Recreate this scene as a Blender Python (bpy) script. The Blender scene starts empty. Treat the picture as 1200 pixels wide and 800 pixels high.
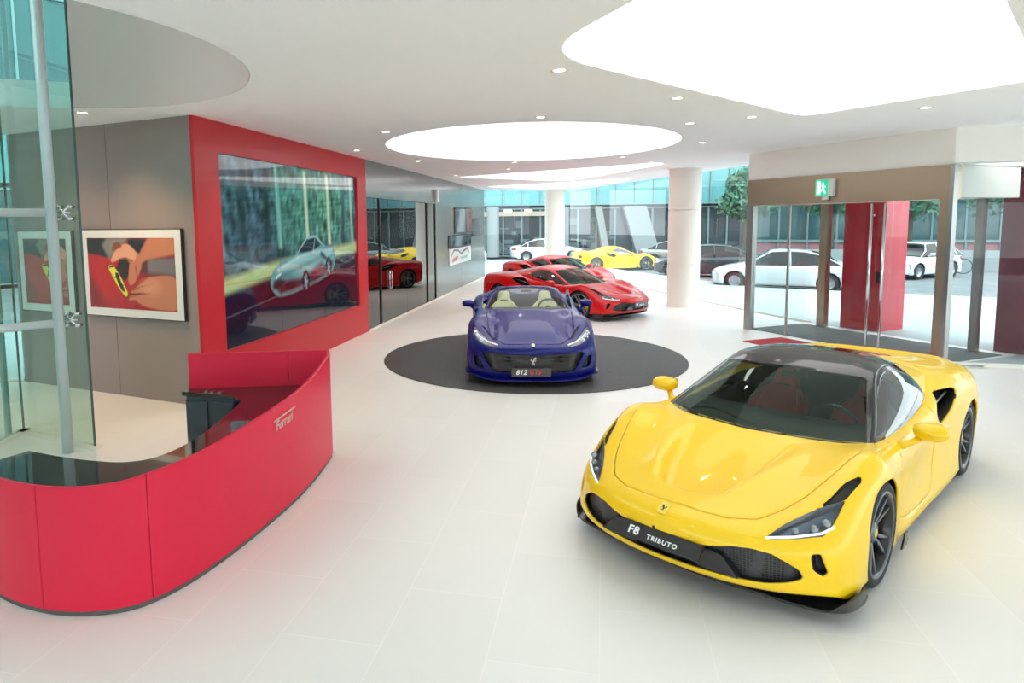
import bpy, bmesh, math, random
import numpy as np
from mathutils import Matrix, Vector
random.seed(4)
PI = math.pi
scene = bpy.context.scene
COL = scene.collection

# ------------------------------------------------------------------ camera, world, exposure
CAM_H = 2.3536
right = Vector((0.97716, 0.2122, -0.01131)); up = Vector((-0.00989, 0.09859, 0.99508)); fwd = Vector((-0.21227, 0.97224, -0.09844))
cd = bpy.data.cameras.new('camera'); cam = bpy.data.objects.new('camera', cd); COL.objects.link(cam)
cam.matrix_world = Matrix(((right.x, up.x, -fwd.x, 0), (right.y, up.y, -fwd.y, 0), (right.z, up.z, -fwd.z, CAM_H), (0, 0, 0, 1)))
cd.sensor_width = 36; cd.lens = 36*772.9/1200; cd.shift_x = (600-538.83)/1200; cd.shift_y = (337.27-400)/1200
cd.clip_end = 500
scene.camera = cam

w = bpy.data.worlds.new('sky'); scene.world = w; w.use_nodes = True
nt = w.node_tree; bg = nt.nodes['Background']
tc = nt.nodes.new('ShaderNodeTexCoord'); sx = nt.nodes.new('ShaderNodeSeparateXYZ'); cr = nt.nodes.new('ShaderNodeValToRGB')
nt.links.new(tc.outputs['Generated'], sx.inputs[0]); nt.links.new(sx.outputs['Z'], cr.inputs[0]); nt.links.new(cr.outputs[0], bg.inputs[0])
cr.color_ramp.elements[0].color = (.86, .93, .97, 1); cr.color_ramp.elements[1].color = (.86, .95, 1.0, 1)
bg.inputs[1].default_value = 3.4
LIGHT_PANEL = 1.5
scene.view_settings.view_transform = 'Standard'; scene.view_settings.look = 'None'
scene.view_settings.gamma = 1; scene.view_settings.use_curve_mapping = False
scene.view_settings.exposure = 0.18
scene.cycles.max_bounces = 14; scene.cycles.diffuse_bounces = 9; scene.cycles.transparent_max_bounces = 24; scene.cycles.glossy_bounces = 5
scene.cycles.use_denoising = True; scene.cycles.denoising_input_passes = 'RGB_ALBEDO'; scene.cycles.sample_clamp_indirect = 6
scene.cycles.caustics_reflective = False; scene.cycles.caustics_refractive = False

sd = bpy.data.lights.new('overcast_sun', 'SUN'); sd.energy = 1.6; sd.angle = 0.6; sd.color = (1, .97, .93)
so = bpy.data.objects.new('overcast_sun', sd); COL.objects.link(so); so.rotation_euler = (math.radians(38), math.radians(28), math.radians(20))

# ------------------------------------------------------------------ materials
def s2l(c):
    r = []
    for v in c[:3]:
        v = v/255.0
        r.append(v/12.92 if v <= .04045 else ((v+.055)/1.055)**2.4)
    return (r[0], r[1], r[2], 1)
MATS = {}
def mat(name, rgb, rough=.5, metal=0, coat=0, spec=.5, emit=None, es=1, crough=.03):
    if name in MATS: return MATS[name]
    m = bpy.data.materials.new(name); m.use_nodes = True
    b = m.node_tree.nodes['Principled BSDF']
    b.inputs['Base Color'].default_value = s2l(rgb); b.inputs['Roughness'].default_value = rough
    b.inputs['Metallic'].default_value = metal; b.inputs['Coat Weight'].default_value = coat
    b.inputs['Coat Roughness'].default_value = crough; b.inputs['Specular IOR Level'].default_value = spec
    if emit:
        b.inputs['Emission Color'].default_value = s2l(emit); b.inputs['Emission Strength'].default_value = es
    MATS[name] = m
    return m
def noise_color(m, a, b, scale=(1, 1, 1), ns=4, detail=4, coord='Object', bump=0):
    nt = m.node_tree; bs = nt.nodes['Principled BSDF']
    tc = nt.nodes.new('ShaderNodeTexCoord'); mp = nt.nodes.new('ShaderNodeMapping'); n = nt.nodes.new('ShaderNodeTexNoise'); r = nt.nodes.new('ShaderNodeValToRGB')
    nt.links.new(tc.outputs[coord], mp.inputs[0]); nt.links.new(mp.outputs[0], n.inputs['Vector']); nt.links.new(n.outputs[0], r.inputs[0]); nt.links.new(r.outputs[0], bs.inputs['Base Color'])
    mp.inputs['Scale'].default_value = scale; n.inputs['Scale'].default_value = ns; n.inputs['Detail'].default_value = detail
    r.color_ramp.elements[0].position = .32; r.color_ramp.elements[1].position = .68
    r.color_ramp.elements[0].color = s2l(a); r.color_ramp.elements[1].color = s2l(b)
    if bump:
        bp = nt.nodes.new('ShaderNodeBump'); bp.inputs['Strength'].default_value = bump; bp.inputs['Distance'].default_value = .01
        nt.links.new(n.outputs[0], bp.inputs['Height']); nt.links.new(bp.outputs[0], bs.inputs['Normal'])
    return m
def glass(name, tint, ior=1.5, rough=0.0, refl=(1, 1, 1)):
    if name in MATS: return MATS[name]
    m = bpy.data.materials.new(name); m.use_nodes = True; nt = m.node_tree
    nt.nodes.remove(nt.nodes['Principled BSDF'])
    out = nt.nodes['Material Output']; tr = nt.nodes.new('ShaderNodeBsdfTransparent'); gl = nt.nodes.new('ShaderNodeBsdfGlossy')
    fr = nt.nodes.new('ShaderNodeFresnel'); mx = nt.nodes.new('ShaderNodeMixShader')
    tr.inputs[0].default_value = (*tint, 1); gl.inputs[0].default_value = (*refl, 1); gl.inputs['Roughness'].default_value = rough; fr.inputs[0].default_value = ior
    ge = nt.nodes.new('ShaderNodeNewGeometry'); mm = nt.nodes.new('ShaderNodeMath'); mm.operation = 'SUBTRACT'; mm.inputs[0].default_value = 1; m2 = nt.nodes.new('ShaderNodeMath'); m2.operation = 'MULTIPLY'
    nt.links.new(ge.outputs['Backfacing'], mm.inputs[1]); nt.links.new(mm.outputs[0], m2.inputs[0]); nt.links.new(fr.outputs[0], m2.inputs[1]); nt.links.new(m2.outputs[0], mx.inputs[0]); nt.links.new(tr.outputs[0], mx.inputs[1]); nt.links.new(gl.outputs[0], mx.inputs[2]); nt.links.new(mx.outputs[0], out.inputs[0])
    MATS[name] = m
    return m

YELLOW = mat('yellow_paint', (247, 203, 4), .40, 0, .4, .4)
RED = mat('red_paint', (210, 5, 14), .36, 0, .5, .35)
BLUE = mat('blue_paint', (10, 18, 110), .36, .1, .3, .25)
WHITE = mat('white_paint', (206, 211, 214), .3, 0, .8)
SILVER = mat('silver_paint', (150, 158, 162), .3, .5, .8)
DARKPAINT = mat('dark_paint', (48, 52, 58), .3, .3, .8)
BLACKGLOSS = mat('gloss_black', (10, 10, 12), .14, 0, .45, .3)
CARBON = mat('carbon_black', (22, 22, 25), .35, 0, .4)
SATINBLACK = mat('satin_black', (20, 20, 22), .5)
RUBBER = mat('tyre_rubber', (40, 41, 43), .75)
RIM = mat('dark_rim', (112, 116, 124), .32, .9)
RIMBRIGHT = mat('bright_rim', (165, 168, 172), .28, .9)
DISC = mat('brake_steel', (120, 120, 122), .35, .9)
CALIPER = mat('caliper_yellow', (215, 180, 30), .4, 0, .5)
CHROME = mat('chrome', (215, 218, 220), .12, 1)
STEEL = mat('painted_steel', (196, 214, 216), .35, .1, .3)
LEATHER_RED = mat('red_leather', (214, 22, 34), .5)
LEATHER_CREAM = mat('cream_leather', (222, 214, 170), .5)
DASH = mat('dash_leather', (30, 32, 34), .55)
BADGE = mat('badge_yellow', (240, 214, 80), .35)
WHITETXT = mat('white_lettering', (240, 240, 240), .4)
REDTXT = mat('red_lettering', (215, 70, 70), .4)
TAIL = mat('tail_red', (150, 10, 14), .2, 0, 1)
GRILLE = mat('grille_mesh', (26, 26, 29), .45)
def mesh_pattern(m):
    nt = m.node_tree; bs = nt.nodes['Principled BSDF']
    tc = nt.nodes.new('ShaderNodeTexCoord'); v = nt.nodes.new('ShaderNodeTexVoronoi'); v.feature = 'DISTANCE_TO_EDGE'; v.inputs['Scale'].default_value = 55; v.inputs['Randomness'].default_value = .15
    r = nt.nodes.new('ShaderNodeValToRGB'); r.color_ramp.elements[0].position = .1; r.color_ramp.elements[1].position = .2
    r.color_ramp.elements[0].color = (.06, .06, .065, 1); r.color_ramp.elements[1].color = (.004, .004, .005, 1)
    mp = nt.nodes.new('ShaderNodeMapping'); mp.inputs['Scale'].default_value = (.2, 1, 1.3)
    nt.links.new(tc.outputs['Object'], mp.inputs[0]); nt.links.new(mp.outputs[0], v.inputs['Vector']); nt.links.new(v.outputs['Distance'], r.inputs[0]); nt.links.new(r.outputs[0], bs.inputs['Base Color'])
mesh_pattern(GRILLE)
WINDSHIELD = glass('windshield_glass', (.58, .68, .60), 1.33, 0, (.40, .50, .45))
CLEARSHIELD = glass('open_car_windshield', (.66, .78, .66), 1.3)
SIDEGLASS = glass('side_window_glass', (.30, .36, .36), 2.2)
LENS = glass('headlight_lens', (.80, .84, .88), 1.6)
FACADE = glass('facade_glass', (.955, .985, .985), 1.42)
LOBBYGLASS = glass('lobby_glass', (.74, .90, .86), 1.95)

# ------------------------------------------------------------------ generic helpers
def tag(o, label=None, cat=None, group=None, kind=None):
    if label: o['label'] = label
    if cat: o['category'] = cat
    if group: o['group'] = group
    if kind: o['kind'] = kind
    return o
def empty(name, loc=(0, 0, 0), rz=0, label=None, cat=None, group=None):
    o = bpy.data.objects.new(name, None); COL.objects.link(o); o.location = loc; o.rotation_euler = (0, 0, rz)
    o.empty_display_size = .2
    return tag(o, label, cat, group)
def link(name, me, m, parent=None):
    o = bpy.data.objects.new(name, me); COL.objects.link(o)
    for q in (m if isinstance(m, (list, tuple)) else [m]): me.materials.append(q)
    if parent is not None: o.parent = parent
    return o
class MB:
    def __init__(s): s.v = []; s.f = []; s.sm = []
    def add(s, v, f, smooth=False):
        n = len(s.v); s.v += [tuple(p) for p in v]; s.f += [tuple(i+n for i in q) for q in f]; s.sm += [smooth]*len(f); return s
    def box(s, x0, y0, z0, x1, y1, z1, M=None):
        v = [Vector(p) for p in ((x0, y0, z0), (x1, y0, z0), (x1, y1, z0), (x0, y1, z0), (x0, y0, z1), (x1, y0, z1), (x1, y1, z1), (x0, y1, z1))]
        if M is not None: v = [M @ p for p in v]
        return s.add(v, [(0, 3, 2, 1), (4, 5, 6, 7), (0, 1, 5, 4), (1, 2, 6, 5), (2, 3, 7, 6), (3, 0, 4, 7)])
    def prism(s, poly, z0, z1, M=None):
        n = len(poly); a = sum(poly[i][0]*poly[(i+1) % n][1]-poly[(i+1) % n][0]*poly[i][1] for i in range(n))
        if a < 0: poly = poly[::-1]
        v = [Vector((x, y, z0)) for x, y in poly]+[Vector((x, y, z1)) for x, y in poly]
        if M is not None: v = [M @ p for p in v]
        return s.add(v, [tuple(range(n-1, -1, -1)), tuple(range(n, 2*n))]+[(i, (i+1) % n, n+(i+1) % n, n+i) for i in range(n)])
    def lathe(s, prof, n=32, M=None, closed=False):
        v = []; f = []; k = len(prof)
        for i in range(n):
            a = 2*PI*i/n; v += [Vector((r*math.cos(a), r*math.sin(a), z)) for r, z in prof]
        for i in range(n):
            j = (i+1) % n
            for q in range(k if closed else k-1):
                p = (q+1) % k; f.append((i*k+q, j*k+q, j*k+p, i*k+p))
        if M is not None: v = [M @ p for p in v]
        return s.add(v, f, True)
    def tube(s, pts, r, n=10, caps=True):
        pts = [Vector(p) for p in pts]; v = []; f = []
        rs = r if isinstance(r, (list, tuple)) else [r]*len(pts)
        for i, p in enumerate(pts):
            d = (pts[min(i+1, len(pts)-1)]-pts[max(i-1, 0)]).normalized()
            u = d.cross(Vector((0, 0, 1)) if abs(d.z) < .9 else Vector((1, 0, 0))).normalized(); w_ = d.cross(u)
            v += [p+rs[i]*(u*math.cos(2*PI*k/n)+w_*math.sin(2*PI*k/n)) for k in range(n)]
        for i in range(len(pts)-1):
            for k in range(n): f.append((i*n+k, i*n+(k+1) % n, (i+1)*n+(k+1) % n, (i+1)*n+k))
        if caps: f.append(tuple(range(n-1, -1, -1))); f.append(tuple(range((len(pts)-1)*n, len(pts)*n)))
        return s.add(v, f, True)
    def mesh(s, name):
        me = bpy.data.meshes.new(name); me.from_pydata(s.v, [], s.f); me.polygons.foreach_set('use_smooth', s.sm); me.update()
        bm = bmesh.new(); bm.from_mesh(me); bmesh.ops.recalc_face_normals(bm, faces=bm.faces); bm.to_mesh(me); bm.free()
        return me
    def build(s, name, m, parent=None, bevel=0):
        o = link(name, s.mesh(name), m, parent)
        if bevel:
            b = o.modifiers.new('bevel', 'BEVEL'); b.width = bevel; b.segments = 3; b.limit_method = 'ANGLE'; b.angle_limit = .6
        return o
def smooth_angle(o, deg=35):
    me = o.data
    me.polygons.foreach_set('use_smooth', [True]*len(me.polygons))
    me.set_sharp_from_angle(angle=math.radians(deg))
    return o
def frame2(A, B, z=0):
    """local x along A->B, y = left-hand normal, z up"""
    d = Vector((B[0]-A[0], B[1]-A[1], 0)); L = d.length; d.normalize(); n = Vector((-d.y, d.x, 0))
    return Matrix(((d.x, n.x, 0, A[0]), (d.y, n.y, 0, A[1]), (0, 0, 1, z), (0, 0, 0, 1))), L
def text_mesh(body, size, extrude=.002, shear=0, bold=0, spacing=1.0, align='CENTER'):
    cu = bpy.data.curves.new('t', 'FONT'); cu.body = body; cu.size = size; cu.extrude = extrude; cu.shear = shear; cu.offset = bold
    cu.align_x = align; cu.align_y = 'CENTER'; cu.space_character = spacing; cu.resolution_u = 3
    o = bpy.data.objects.new('t', cu); COL.objects.link(o); bpy.context.view_layer.update()
    me = bpy.data.meshes.new_from_object(o.evaluated_get(bpy.context.evaluated_depsgraph_get()))
    bpy.data.objects.remove(o); bpy.data.curves.remove(cu)
    return me
def kids(o): return [c for c in bpy.data.objects if c.parent == o]
def copy_tree(o, paint=None, parent=None, allk=None):
    if allk is None:
        allk = {}
        for c in bpy.data.objects:
            if c.parent: allk.setdefault(c.parent.name, []).append(c)
    c = o.copy(); COL.objects.link(c); c.parent = parent
    if paint and c.type == 'MESH':
        for i, sl in enumerate(c.material_slots):
            src = o.material_slots[i].material
            if src in paint:
                sl.link = 'OBJECT'; sl.material = paint[src]
    for ch in allk.get(o.name, []): copy_tree(ch, paint, c, allk)
    return c

# ------------------------------------------------------------------ paint canvas (for pictures and screens)
def poly_sd(poly, X, Y):
    P = np.array(poly, float); d = np.full(X.shape, 1e9); ins = np.zeros(X.shape, bool); n = len(P)
    for i in range(n):
        a = P[i]; b = P[(i+1) % n]; e = b-a; px = X-a[0]; py = Y-a[1]
        t = np.clip((px*e[0]+py*e[1])/(e@e+1e-12), 0, 1)
        d = np.minimum(d, np.hypot(px-t*e[0], py-t*e[1]))
        c = (a[1] > Y) != (b[1] > Y)
        with np.errstate(divide='ignore', invalid='ignore'):
            xi = a[0]+(Y-a[1])*e[0]/(e[1] if e[1] != 0 else 1e-12)
        ins ^= (c & (X < xi))
    return np.where(ins, -d, d)
def catmull(pts, n=6, closed=True):
    P = np.array(pts, float); N = len(P); out = []
    rng = range(N) if closed else range(N-1)
    for i in rng:
        if closed: a, b, c, d = P[i-1], P[i], P[(i+1) % N], P[(i+2) % N]
        else: a, b, c, d = P[max(i-1, 0)], P[i], P[i+1], P[min(i+2, N-1)]
        for k in range(n):
            t = k/n; out.append(.5*((2*b)+(c-a)*t+(2*a-5*b+4*c-d)*t*t+(3*b-a-3*c+d)*t**3))
    if not closed: out.append(P[-1])
    return [tuple(p) for p in out]
class Canvas:
    """coloured shapes painted over each other; unit coordinates x 0..asp, y 0..1 (up)"""
    def __init__(s, asp, ny=130, base=(30, 30, 35)):
        s.asp = asp; s.ny = ny; s.nx = int(ny*asp)
        s.X, s.Y = np.meshgrid(np.linspace(0, asp, s.nx+1), np.linspace(0, 1, ny+1))
        s.C = np.zeros(s.X.shape+(3,)); s.C[:] = s2l(base)[:3]
    def poly(s, pts, col, soft=.006, alpha=1, smooth=False):
        if smooth: pts = catmull(pts, 5)
        a = np.clip(.5-poly_sd(pts, s.X, s.Y)/(2*soft), 0, 1)*alpha
        s.C = s.C*(1-a[..., None])+np.array(s2l(col)[:3])*a[..., None]
    def ell(s, x, y, rx, ry, col, soft=.02, alpha=1, rot=0):
        c, n = math.cos(rot), math.sin(rot); dx = s.X-x; dy = s.Y-y
        d = np.hypot((dx*c+dy*n)/rx, (-dx*n+dy*c)/ry)
        a = np.clip(.5-(d-1)*min(rx, ry)/(2*soft), 0, 1)*alpha
        s.C = s.C*(1-a[..., None])+np.array(s2l(col)[:3])*a[..., None]
    def line(s, pts, wd, col, soft=.004, alpha=1):
        for a, b in zip(pts[:-1], pts[1:]):
            a = np.array(a, float); b = np.array(b, float); e = b-a
            t = np.clip(((s.X-a[0])*e[0]+(s.Y-a[1])*e[1])/(e@e+1e-9), 0, 1); d = np.hypot(s.X-a[0]-t*e[0], s.Y-a[1]-t*e[1])
            m = np.clip(.5-(d-wd/2)/(2*soft), 0, 1)*alpha
            s.C = s.C*(1-m[..., None])+np.array(s2l(col)[:3])*m[..., None]
    def mottle(s, sc, amt, seed=1):
        r = np.random.RandomState(seed); n = np.zeros(s.X.shape)
        for k in range(14):
            a = r.rand()*6.28; f = sc*(.5+1.6*r.rand()); n += np.sin(s.X*f*math.cos(a)+s.Y*f*math.sin(a)+r.rand()*6.28)
        s.C *= (1+amt*n/4)[..., None].clip(.2, 2.5)
    def build(s, name, M, W, H, m, parent):
        """in plane local x (0..W), z (0..H) of frame M"""
        V = [M @ Vector((x/s.asp*W, 0, y*H)) for x, y in zip(s.X.ravel(), s.Y.ravel())]
        n = s.nx+1; F = [(j*n+i, j*n+i+1, (j+1)*n+i+1, (j+1)*n+i) for j in range(s.ny) for i in range(s.nx)]
        me = bpy.data.meshes.new(name); me.from_pydata(V, [], F)
        at = me.color_attributes.new('paint', 'FLOAT_COLOR', 'POINT')
        at.data.foreach_set('color', np.concatenate([s.C.reshape(-1, 3), np.ones((s.C.shape[0]*s.C.shape[1], 1))], 1).ravel())
        return link(name, me, m, parent)
def canvas_mat(name, emit=0, rough=.3, coat=0):
    m = mat(name, (0, 0, 0), rough, 0, coat); nt = m.node_tree; b = nt.nodes['Principled BSDF']
    a = nt.nodes.new('ShaderNodeAttribute'); a.attribute_name = 'paint'
    if emit:
        nt.links.new(a.outputs['Color'], b.inputs['Emission Color']); b.inputs['Emission Strength'].default_value = emit
    else: nt.links.new(a.outputs['Color'], b.inputs['Base Color'])
    return m
# ------------------------------------------------------------------ room shell
HC = 3.73; WX = -5.03
FLOOR = mat('floor_tile', (226, 218, 206), .38, 0, 0, .35)
def floor_nodes(m):
    nt = m.node_tree; bs = nt.nodes['Principled BSDF']
    tc = nt.nodes.new('ShaderNodeTexCoord'); mp = nt.nodes.new('ShaderNodeMapping'); br = nt.nodes.new('ShaderNodeTexBrick')
    mp.inputs['Rotation'].default_value = (0, 0, PI/2); mp.inputs['Location'].default_value = (3.3, 0, 0)
    nt.links.new(tc.outputs['Object'], mp.inputs[0]); nt.links.new(mp.outputs[0], br.inputs['Vector'])
    br.inputs['Scale'].default_value = 1; br.inputs['Brick Width'].default_value = 1.2; br.inputs['Row Height'].default_value = .6
    br.inputs['Mortar Size'].default_value = .0035; br.inputs['Mortar Smooth'].default_value = .3; br.offset = .5
    br.inputs['Color1'].default_value = s2l((238, 236, 232)); br.inputs['Color2'].default_value = s2l((235, 232, 227)); br.inputs['Mortar'].default_value = s2l((245, 241, 236))
    nt.links.new(br.outputs['Color'], bs.inputs['Base Color'])
floor_nodes(FLOOR)
CEIL = mat('ceiling_plaster', (250, 253, 255), .8, 0, 0, .2)
WALLWHITE = mat('white_wall', (232, 228, 220), .7)
WALLGREY = mat('grey_wall_panel', (150, 137, 134), .5, 0, 0, .4)
WALLSATIN = mat('satin_grey_panel', (112, 120, 118), .22, 0, .25, .5, crough=.1)
REDFRAME = mat('red_frame', (196, 22, 38), .42, 0, .1)
BULK = mat('bulkhead', (242, 240, 234), .7)
BRONZE = mat('bronze_metal', (182, 166, 142), .34, .85)
BRUSHED = mat('brushed_steel', (176, 176, 172), .3, .9)
PANEL = mat('light_ceiling_film', (250, 248, 240), .6, emit=(250, 252, 255), es=LIGHT_PANEL)
PLAZA = mat('plaza_stone', (160, 170, 171), .6)
ROAD = mat('asphalt', (128, 134, 134), .85)
noise_color(ROAD, (98, 106, 108), (116, 123, 124), ns=1.2)

E1 = (2.99, 15.1); E2 = (5.30, 11.75)
ev = Vector((E2[0]-E1[0], E2[1]-E1[1], 0)).normalized(); en = Vector((-ev.y, ev.x, 0))      # outward normal
def EP(s, d=0): return (E1[0]+ev.x*s+en.x*d, E1[1]+ev.y*s+en.y*d)
EL = 4.07
FA = (-5.03, 28.15); FB = (-1.5, 30.6); FC = (3.85, 17.7); FD = EP(0, 1.95)
W0 = (-5.03, 7.5); W1 = (-8.70, 8.33)       # grey partition wall with picture
G0 = (-5.29, 5.857); G1 = (-6.54, 6.19); G2 = (-5.75, 3.1)   # lobby glass
RIGHT = (14.0, 11.2)

room = [(-5.03, 7.5), W1, (-11.5, 7.5), (-11.5, -8), (14, -8), RIGHT, E2, EP(EL, 1.95), FD, FC, FB, FA]
fl = MB().prism(room[::-1], -.12, 0).build('floor', FLOOR); tag(fl, kind='structure')
# ceiling with a round void: polygon with hole via bmesh bridging
def slab_with_holes(outer, holes, z0, z1, name, m):
    bm = bmesh.new()
    def loop(poly, z):
        vs = [bm.verts.new((x, y, z)) for x, y in poly]
        return vs, [bm.edges.new((vs[i], vs[(i+1) % len(vs)])) for i in range(len(vs))]
    for z in (z0, z1):
        es = []
        for p in [outer]+holes: es += loop(p, z)[1]
        bmesh.ops.triangle_fill(bm, edges=es, use_beauty=True)
    me = bpy.data.meshes.new(name); bm.to_mesh(me); bm.free()
    mb = MB(); mb.v = [tuple(v.co) for v in me.vertices]; mb.f = [tuple(p.vertices) for p in me.polygons]; mb.sm = [False]*len(mb.f)
    for p in [outer]+holes:
        n = len(p); mb.add([(x, y, z0) for x, y in p]+[(x, y, z1) for x, y in p], [(i, (i+1) % n, n+(i+1) % n, n+i) for i in range(n)])
    return mb.build(name, m)
VC = (-5.2, 4.62); VR = 2.27
hole = [(VC[0]+VR*math.cos(2*PI*i/96), VC[1]+VR*math.sin(2*PI*i/96)) for i in range(96)]
def ellp(cx, cy, rx, ry, rot=0, n=96):
    return [(cx+rx*math.cos(t)*math.cos(rot)-ry*math.sin(t)*math.sin(rot), cy+rx*math.cos(t)*math.sin(rot)+ry*math.sin(t)*math.cos(rot)) for t in [2*PI*i/n for i in range(n)]]
def roundpoly(pts, r, n=8):
    out = []; N = len(pts)
    for i in range(N):
        p = np.array(pts[i], float); a = np.array(pts[i-1], float)-p; b = np.array(pts[(i+1) % N], float)-p
        rr = min(r[i] if isinstance(r, (list, tuple)) else r, np.linalg.norm(a)*.48, np.linalg.norm(b)*.48)
        a = p+a/np.linalg.norm(a)*rr; b = p+b/np.linalg.norm(b)*rr
        for k in range(n+1):
            t = k/n; q = (1-t)**2*a+2*t*(1-t)*p+t*t*b; out.append((float(q[0]), float(q[1])))
    return out
PAN_ELL = ellp(-1.31, 12.2, 2.6, 2.88)
PAN_BIG = roundpoly([(-.55, 5.6), (2.62, 9.9), (4.32, 7.95), (1.15, 2.85)], [.75, .25, .35, .5])
PAN_A = roundpoly([(-4.5, 19.9), (1.35, 16.6), (1.45, 17.3), (-1.2, 23.4)], [.5, .4, .4, 1.2])
PAN_B = roundpoly([(-4.6, 25.6), (.9, 22.5), (.6, 24.2), (-2.2, 28.2)], [.5, .4, .4, 1.2])
ce = slab_with_holes(room, [hole, PAN_ELL, PAN_BIG, PAN_A, PAN_B], HC, HC+.3, 'ceiling', CEIL); tag(ce, kind='structure')
for poly, lab in ((PAN_ELL, 'large round luminous ceiling panel above the blue convertible on the black disc'),
                  (PAN_BIG, 'huge rounded rectangular luminous ceiling panel at top right above the yellow car'),
                  (PAN_A, 'nearer of the two long flat luminous ceiling panels behind the round one'),
                  (PAN_B, 'farthest luminous ceiling panel, just before the far glass facade')):
    o = MB().prism(poly, HC+.012, HC+.05).build('ceiling_light_panel', PANEL); tag(o, lab, 'ceiling light', 'luminous ceiling panels')
# void above the lobby: inner cylinder wall on the right and back, upper floor slab edge
UP = mat('upper_void_wall', (214, 184, 180), .7)
mb = MB(); n = 60
a0, a1 = math.radians(-100), math.radians(112)
vv = []; ff = []
for i in range(n+1):
    a = a0+(a1-a0)*i/n
    for rr, z in ((VR-.004, HC+.001), (VR-.004, 8.2), (VR+.2, 8.2), (VR+.2, HC+.31)): vv.append((VC[0]+rr*math.cos(a), VC[1]+rr*math.sin(a), z))
for i in range(n):
    for k in range(3): ff.append((i*4+k, i*4+k+1, i*4+k+5, i*4+k+4))
mb.add(vv, ff, True); o = mb.build('wall_void', UP); smooth_angle(o); tag(o, kind='structure')

o = MB().lathe([(0, 8.2), (VR+.2, 8.2), (VR+.2, 8.3), (0, 8.3)], 48, Matrix.Translation((VC[0], VC[1], 0))).build('ceiling_sky_block', UP); tag(o, kind='structure')  # unseen cap, added to keep sky light out of the void
# left wall: red framed part and satin grey part with a door opening
DO = (13.64, 19.70)
o = MB().box(WX-.3, DO[1], 0, WX, 28.15, HC).box(WX-.3, DO[0], 2.93, WX, DO[1], HC).build('wall_left', WALLSATIN); tag(o, kind='structure')
o = MB().box(WX-.32, 7.62, 0, WX-.05, 13.64, HC).build('wall_left', WALLGREY); tag(o, kind='structure')
fr = MB().box(WX-.05, 7.5, 0, WX, 8.04, HC).box(WX-.05, 13.10, 0, WX, 13.64, HC).box(WX-.05, 8.04, 0, WX, 13.10, .63).box(WX-.05, 8.04, 3.32, WX, 13.10, HC).build('trim_1', REDFRAME); tag(fr, kind='structure')
# dark room behind the glass doors
DARKROOM = mat('dark_room', (60, 58, 54), .8)
o = MB().box(WX-3.4, DO[0]-.2, 0, WX-3.3, DO[1]+.2, 3.2).box(WX-3.4, DO[0]-.3, 0, WX-.3, DO[0]-.2, 3.2).box(WX-3.4, DO[1]+.2, 0, WX-.3, DO[1]+.3, 3.2).box(WX-3.4, DO[0]-.3, 3.1, WX-.3, DO[1]+.3, 3.2).box(WX-3.4, DO[0]-.3, -.1, WX-.3, DO[1]+.3, -.001).build('wall_backroom', DARKROOM); tag(o, kind='structure')
DOORGLASS = glass('dark_door_glass', (.22, .22, .21), 2.5, .0, (.92, .95, .93))
DARKSTRIP = mat('dark_profile', (38, 40, 42), .4, .4)
d = empty('glass_door', (WX-.03, 13.64, 0)); tag(d, kind='structure'); d.name = 'door_1'
for (a, b) in ((13.65, 14.47), (14.53, 16.6), (16.61, 18.62), (18.70, 19.60)):
    MB().box(0, a-13.64, .01, .012, b-13.64, 2.92).build('door_glass', DOORGLASS, d)
for a in (14.47, 18.62, 19.60):
    MB().box(-.02, a-13.64, .01, .035, a-13.64+.07, 2.93).build('door_post', DARKSTRIP, d)
for y in (15.1, ):
    h = MB(); y -= 13.64
    h.tube([(.04, y, .80), (.04, y, 1.2)], .012).tube([(.04, y+.16, .80), (.04, y+.16, 1.2)], .012).tube([(.04, y-.01, .80), (.04, y+.17, .80)], .012).tube([(.04, y-.01, 1.2), (.04, y+.17, 1.2)], .012)
    h.build('door_handle', CHROME, d)
for y in (14.40, 14.56, 18.55): MB().box(.0, y-13.64, 0, .03, y-13.64+.07, .06).build('floor_clamp', CHROME, d)
o = MB().box(WX, 13.66, 0, WX+.012, 28.1, .035).build('baseboard_left', WALLWHITE); tag(o, kind='structure')
# small white unit above the door
o = MB().box(WX, 19.58, 2.98, WX+.10, 19.80, 3.36).build('wall_speaker', mat('offwhite_plastic', (235, 235, 230), .5), bevel=.02); tag(o, 'small white box on the grey wall above the dark glass doors', 'sensor')

# grey partition with picture
M, L = frame2(W1, W0)
o = MB().box(0, 0, 0, L-.058, .25, HC, M).build('wall_front_left', WALLGREY); tag(o, kind='structure')
sg = mat('panel_gap', (98, 92, 88), .6)
o = MB()
for s in (L-1.62, L-2.9): o.box(s, -.002, .02, s+.006, .01, HC, M)
o = o.build('trim_2', sg); tag(o, kind='structure')
# rest of the shell
o = MB().box(-11.6, -8.2, 2.9, 14.2, -8, HC).build('wall_back', WALLWHITE); tag(o, kind='structure')
wb = True
o = MB().box(-11.7, -8, 0, -11.5, 7.5, HC).build('wall_left', WALLWHITE); tag(o, kind='structure')  # unseen; made solid to hold daylight off the left side
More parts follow.
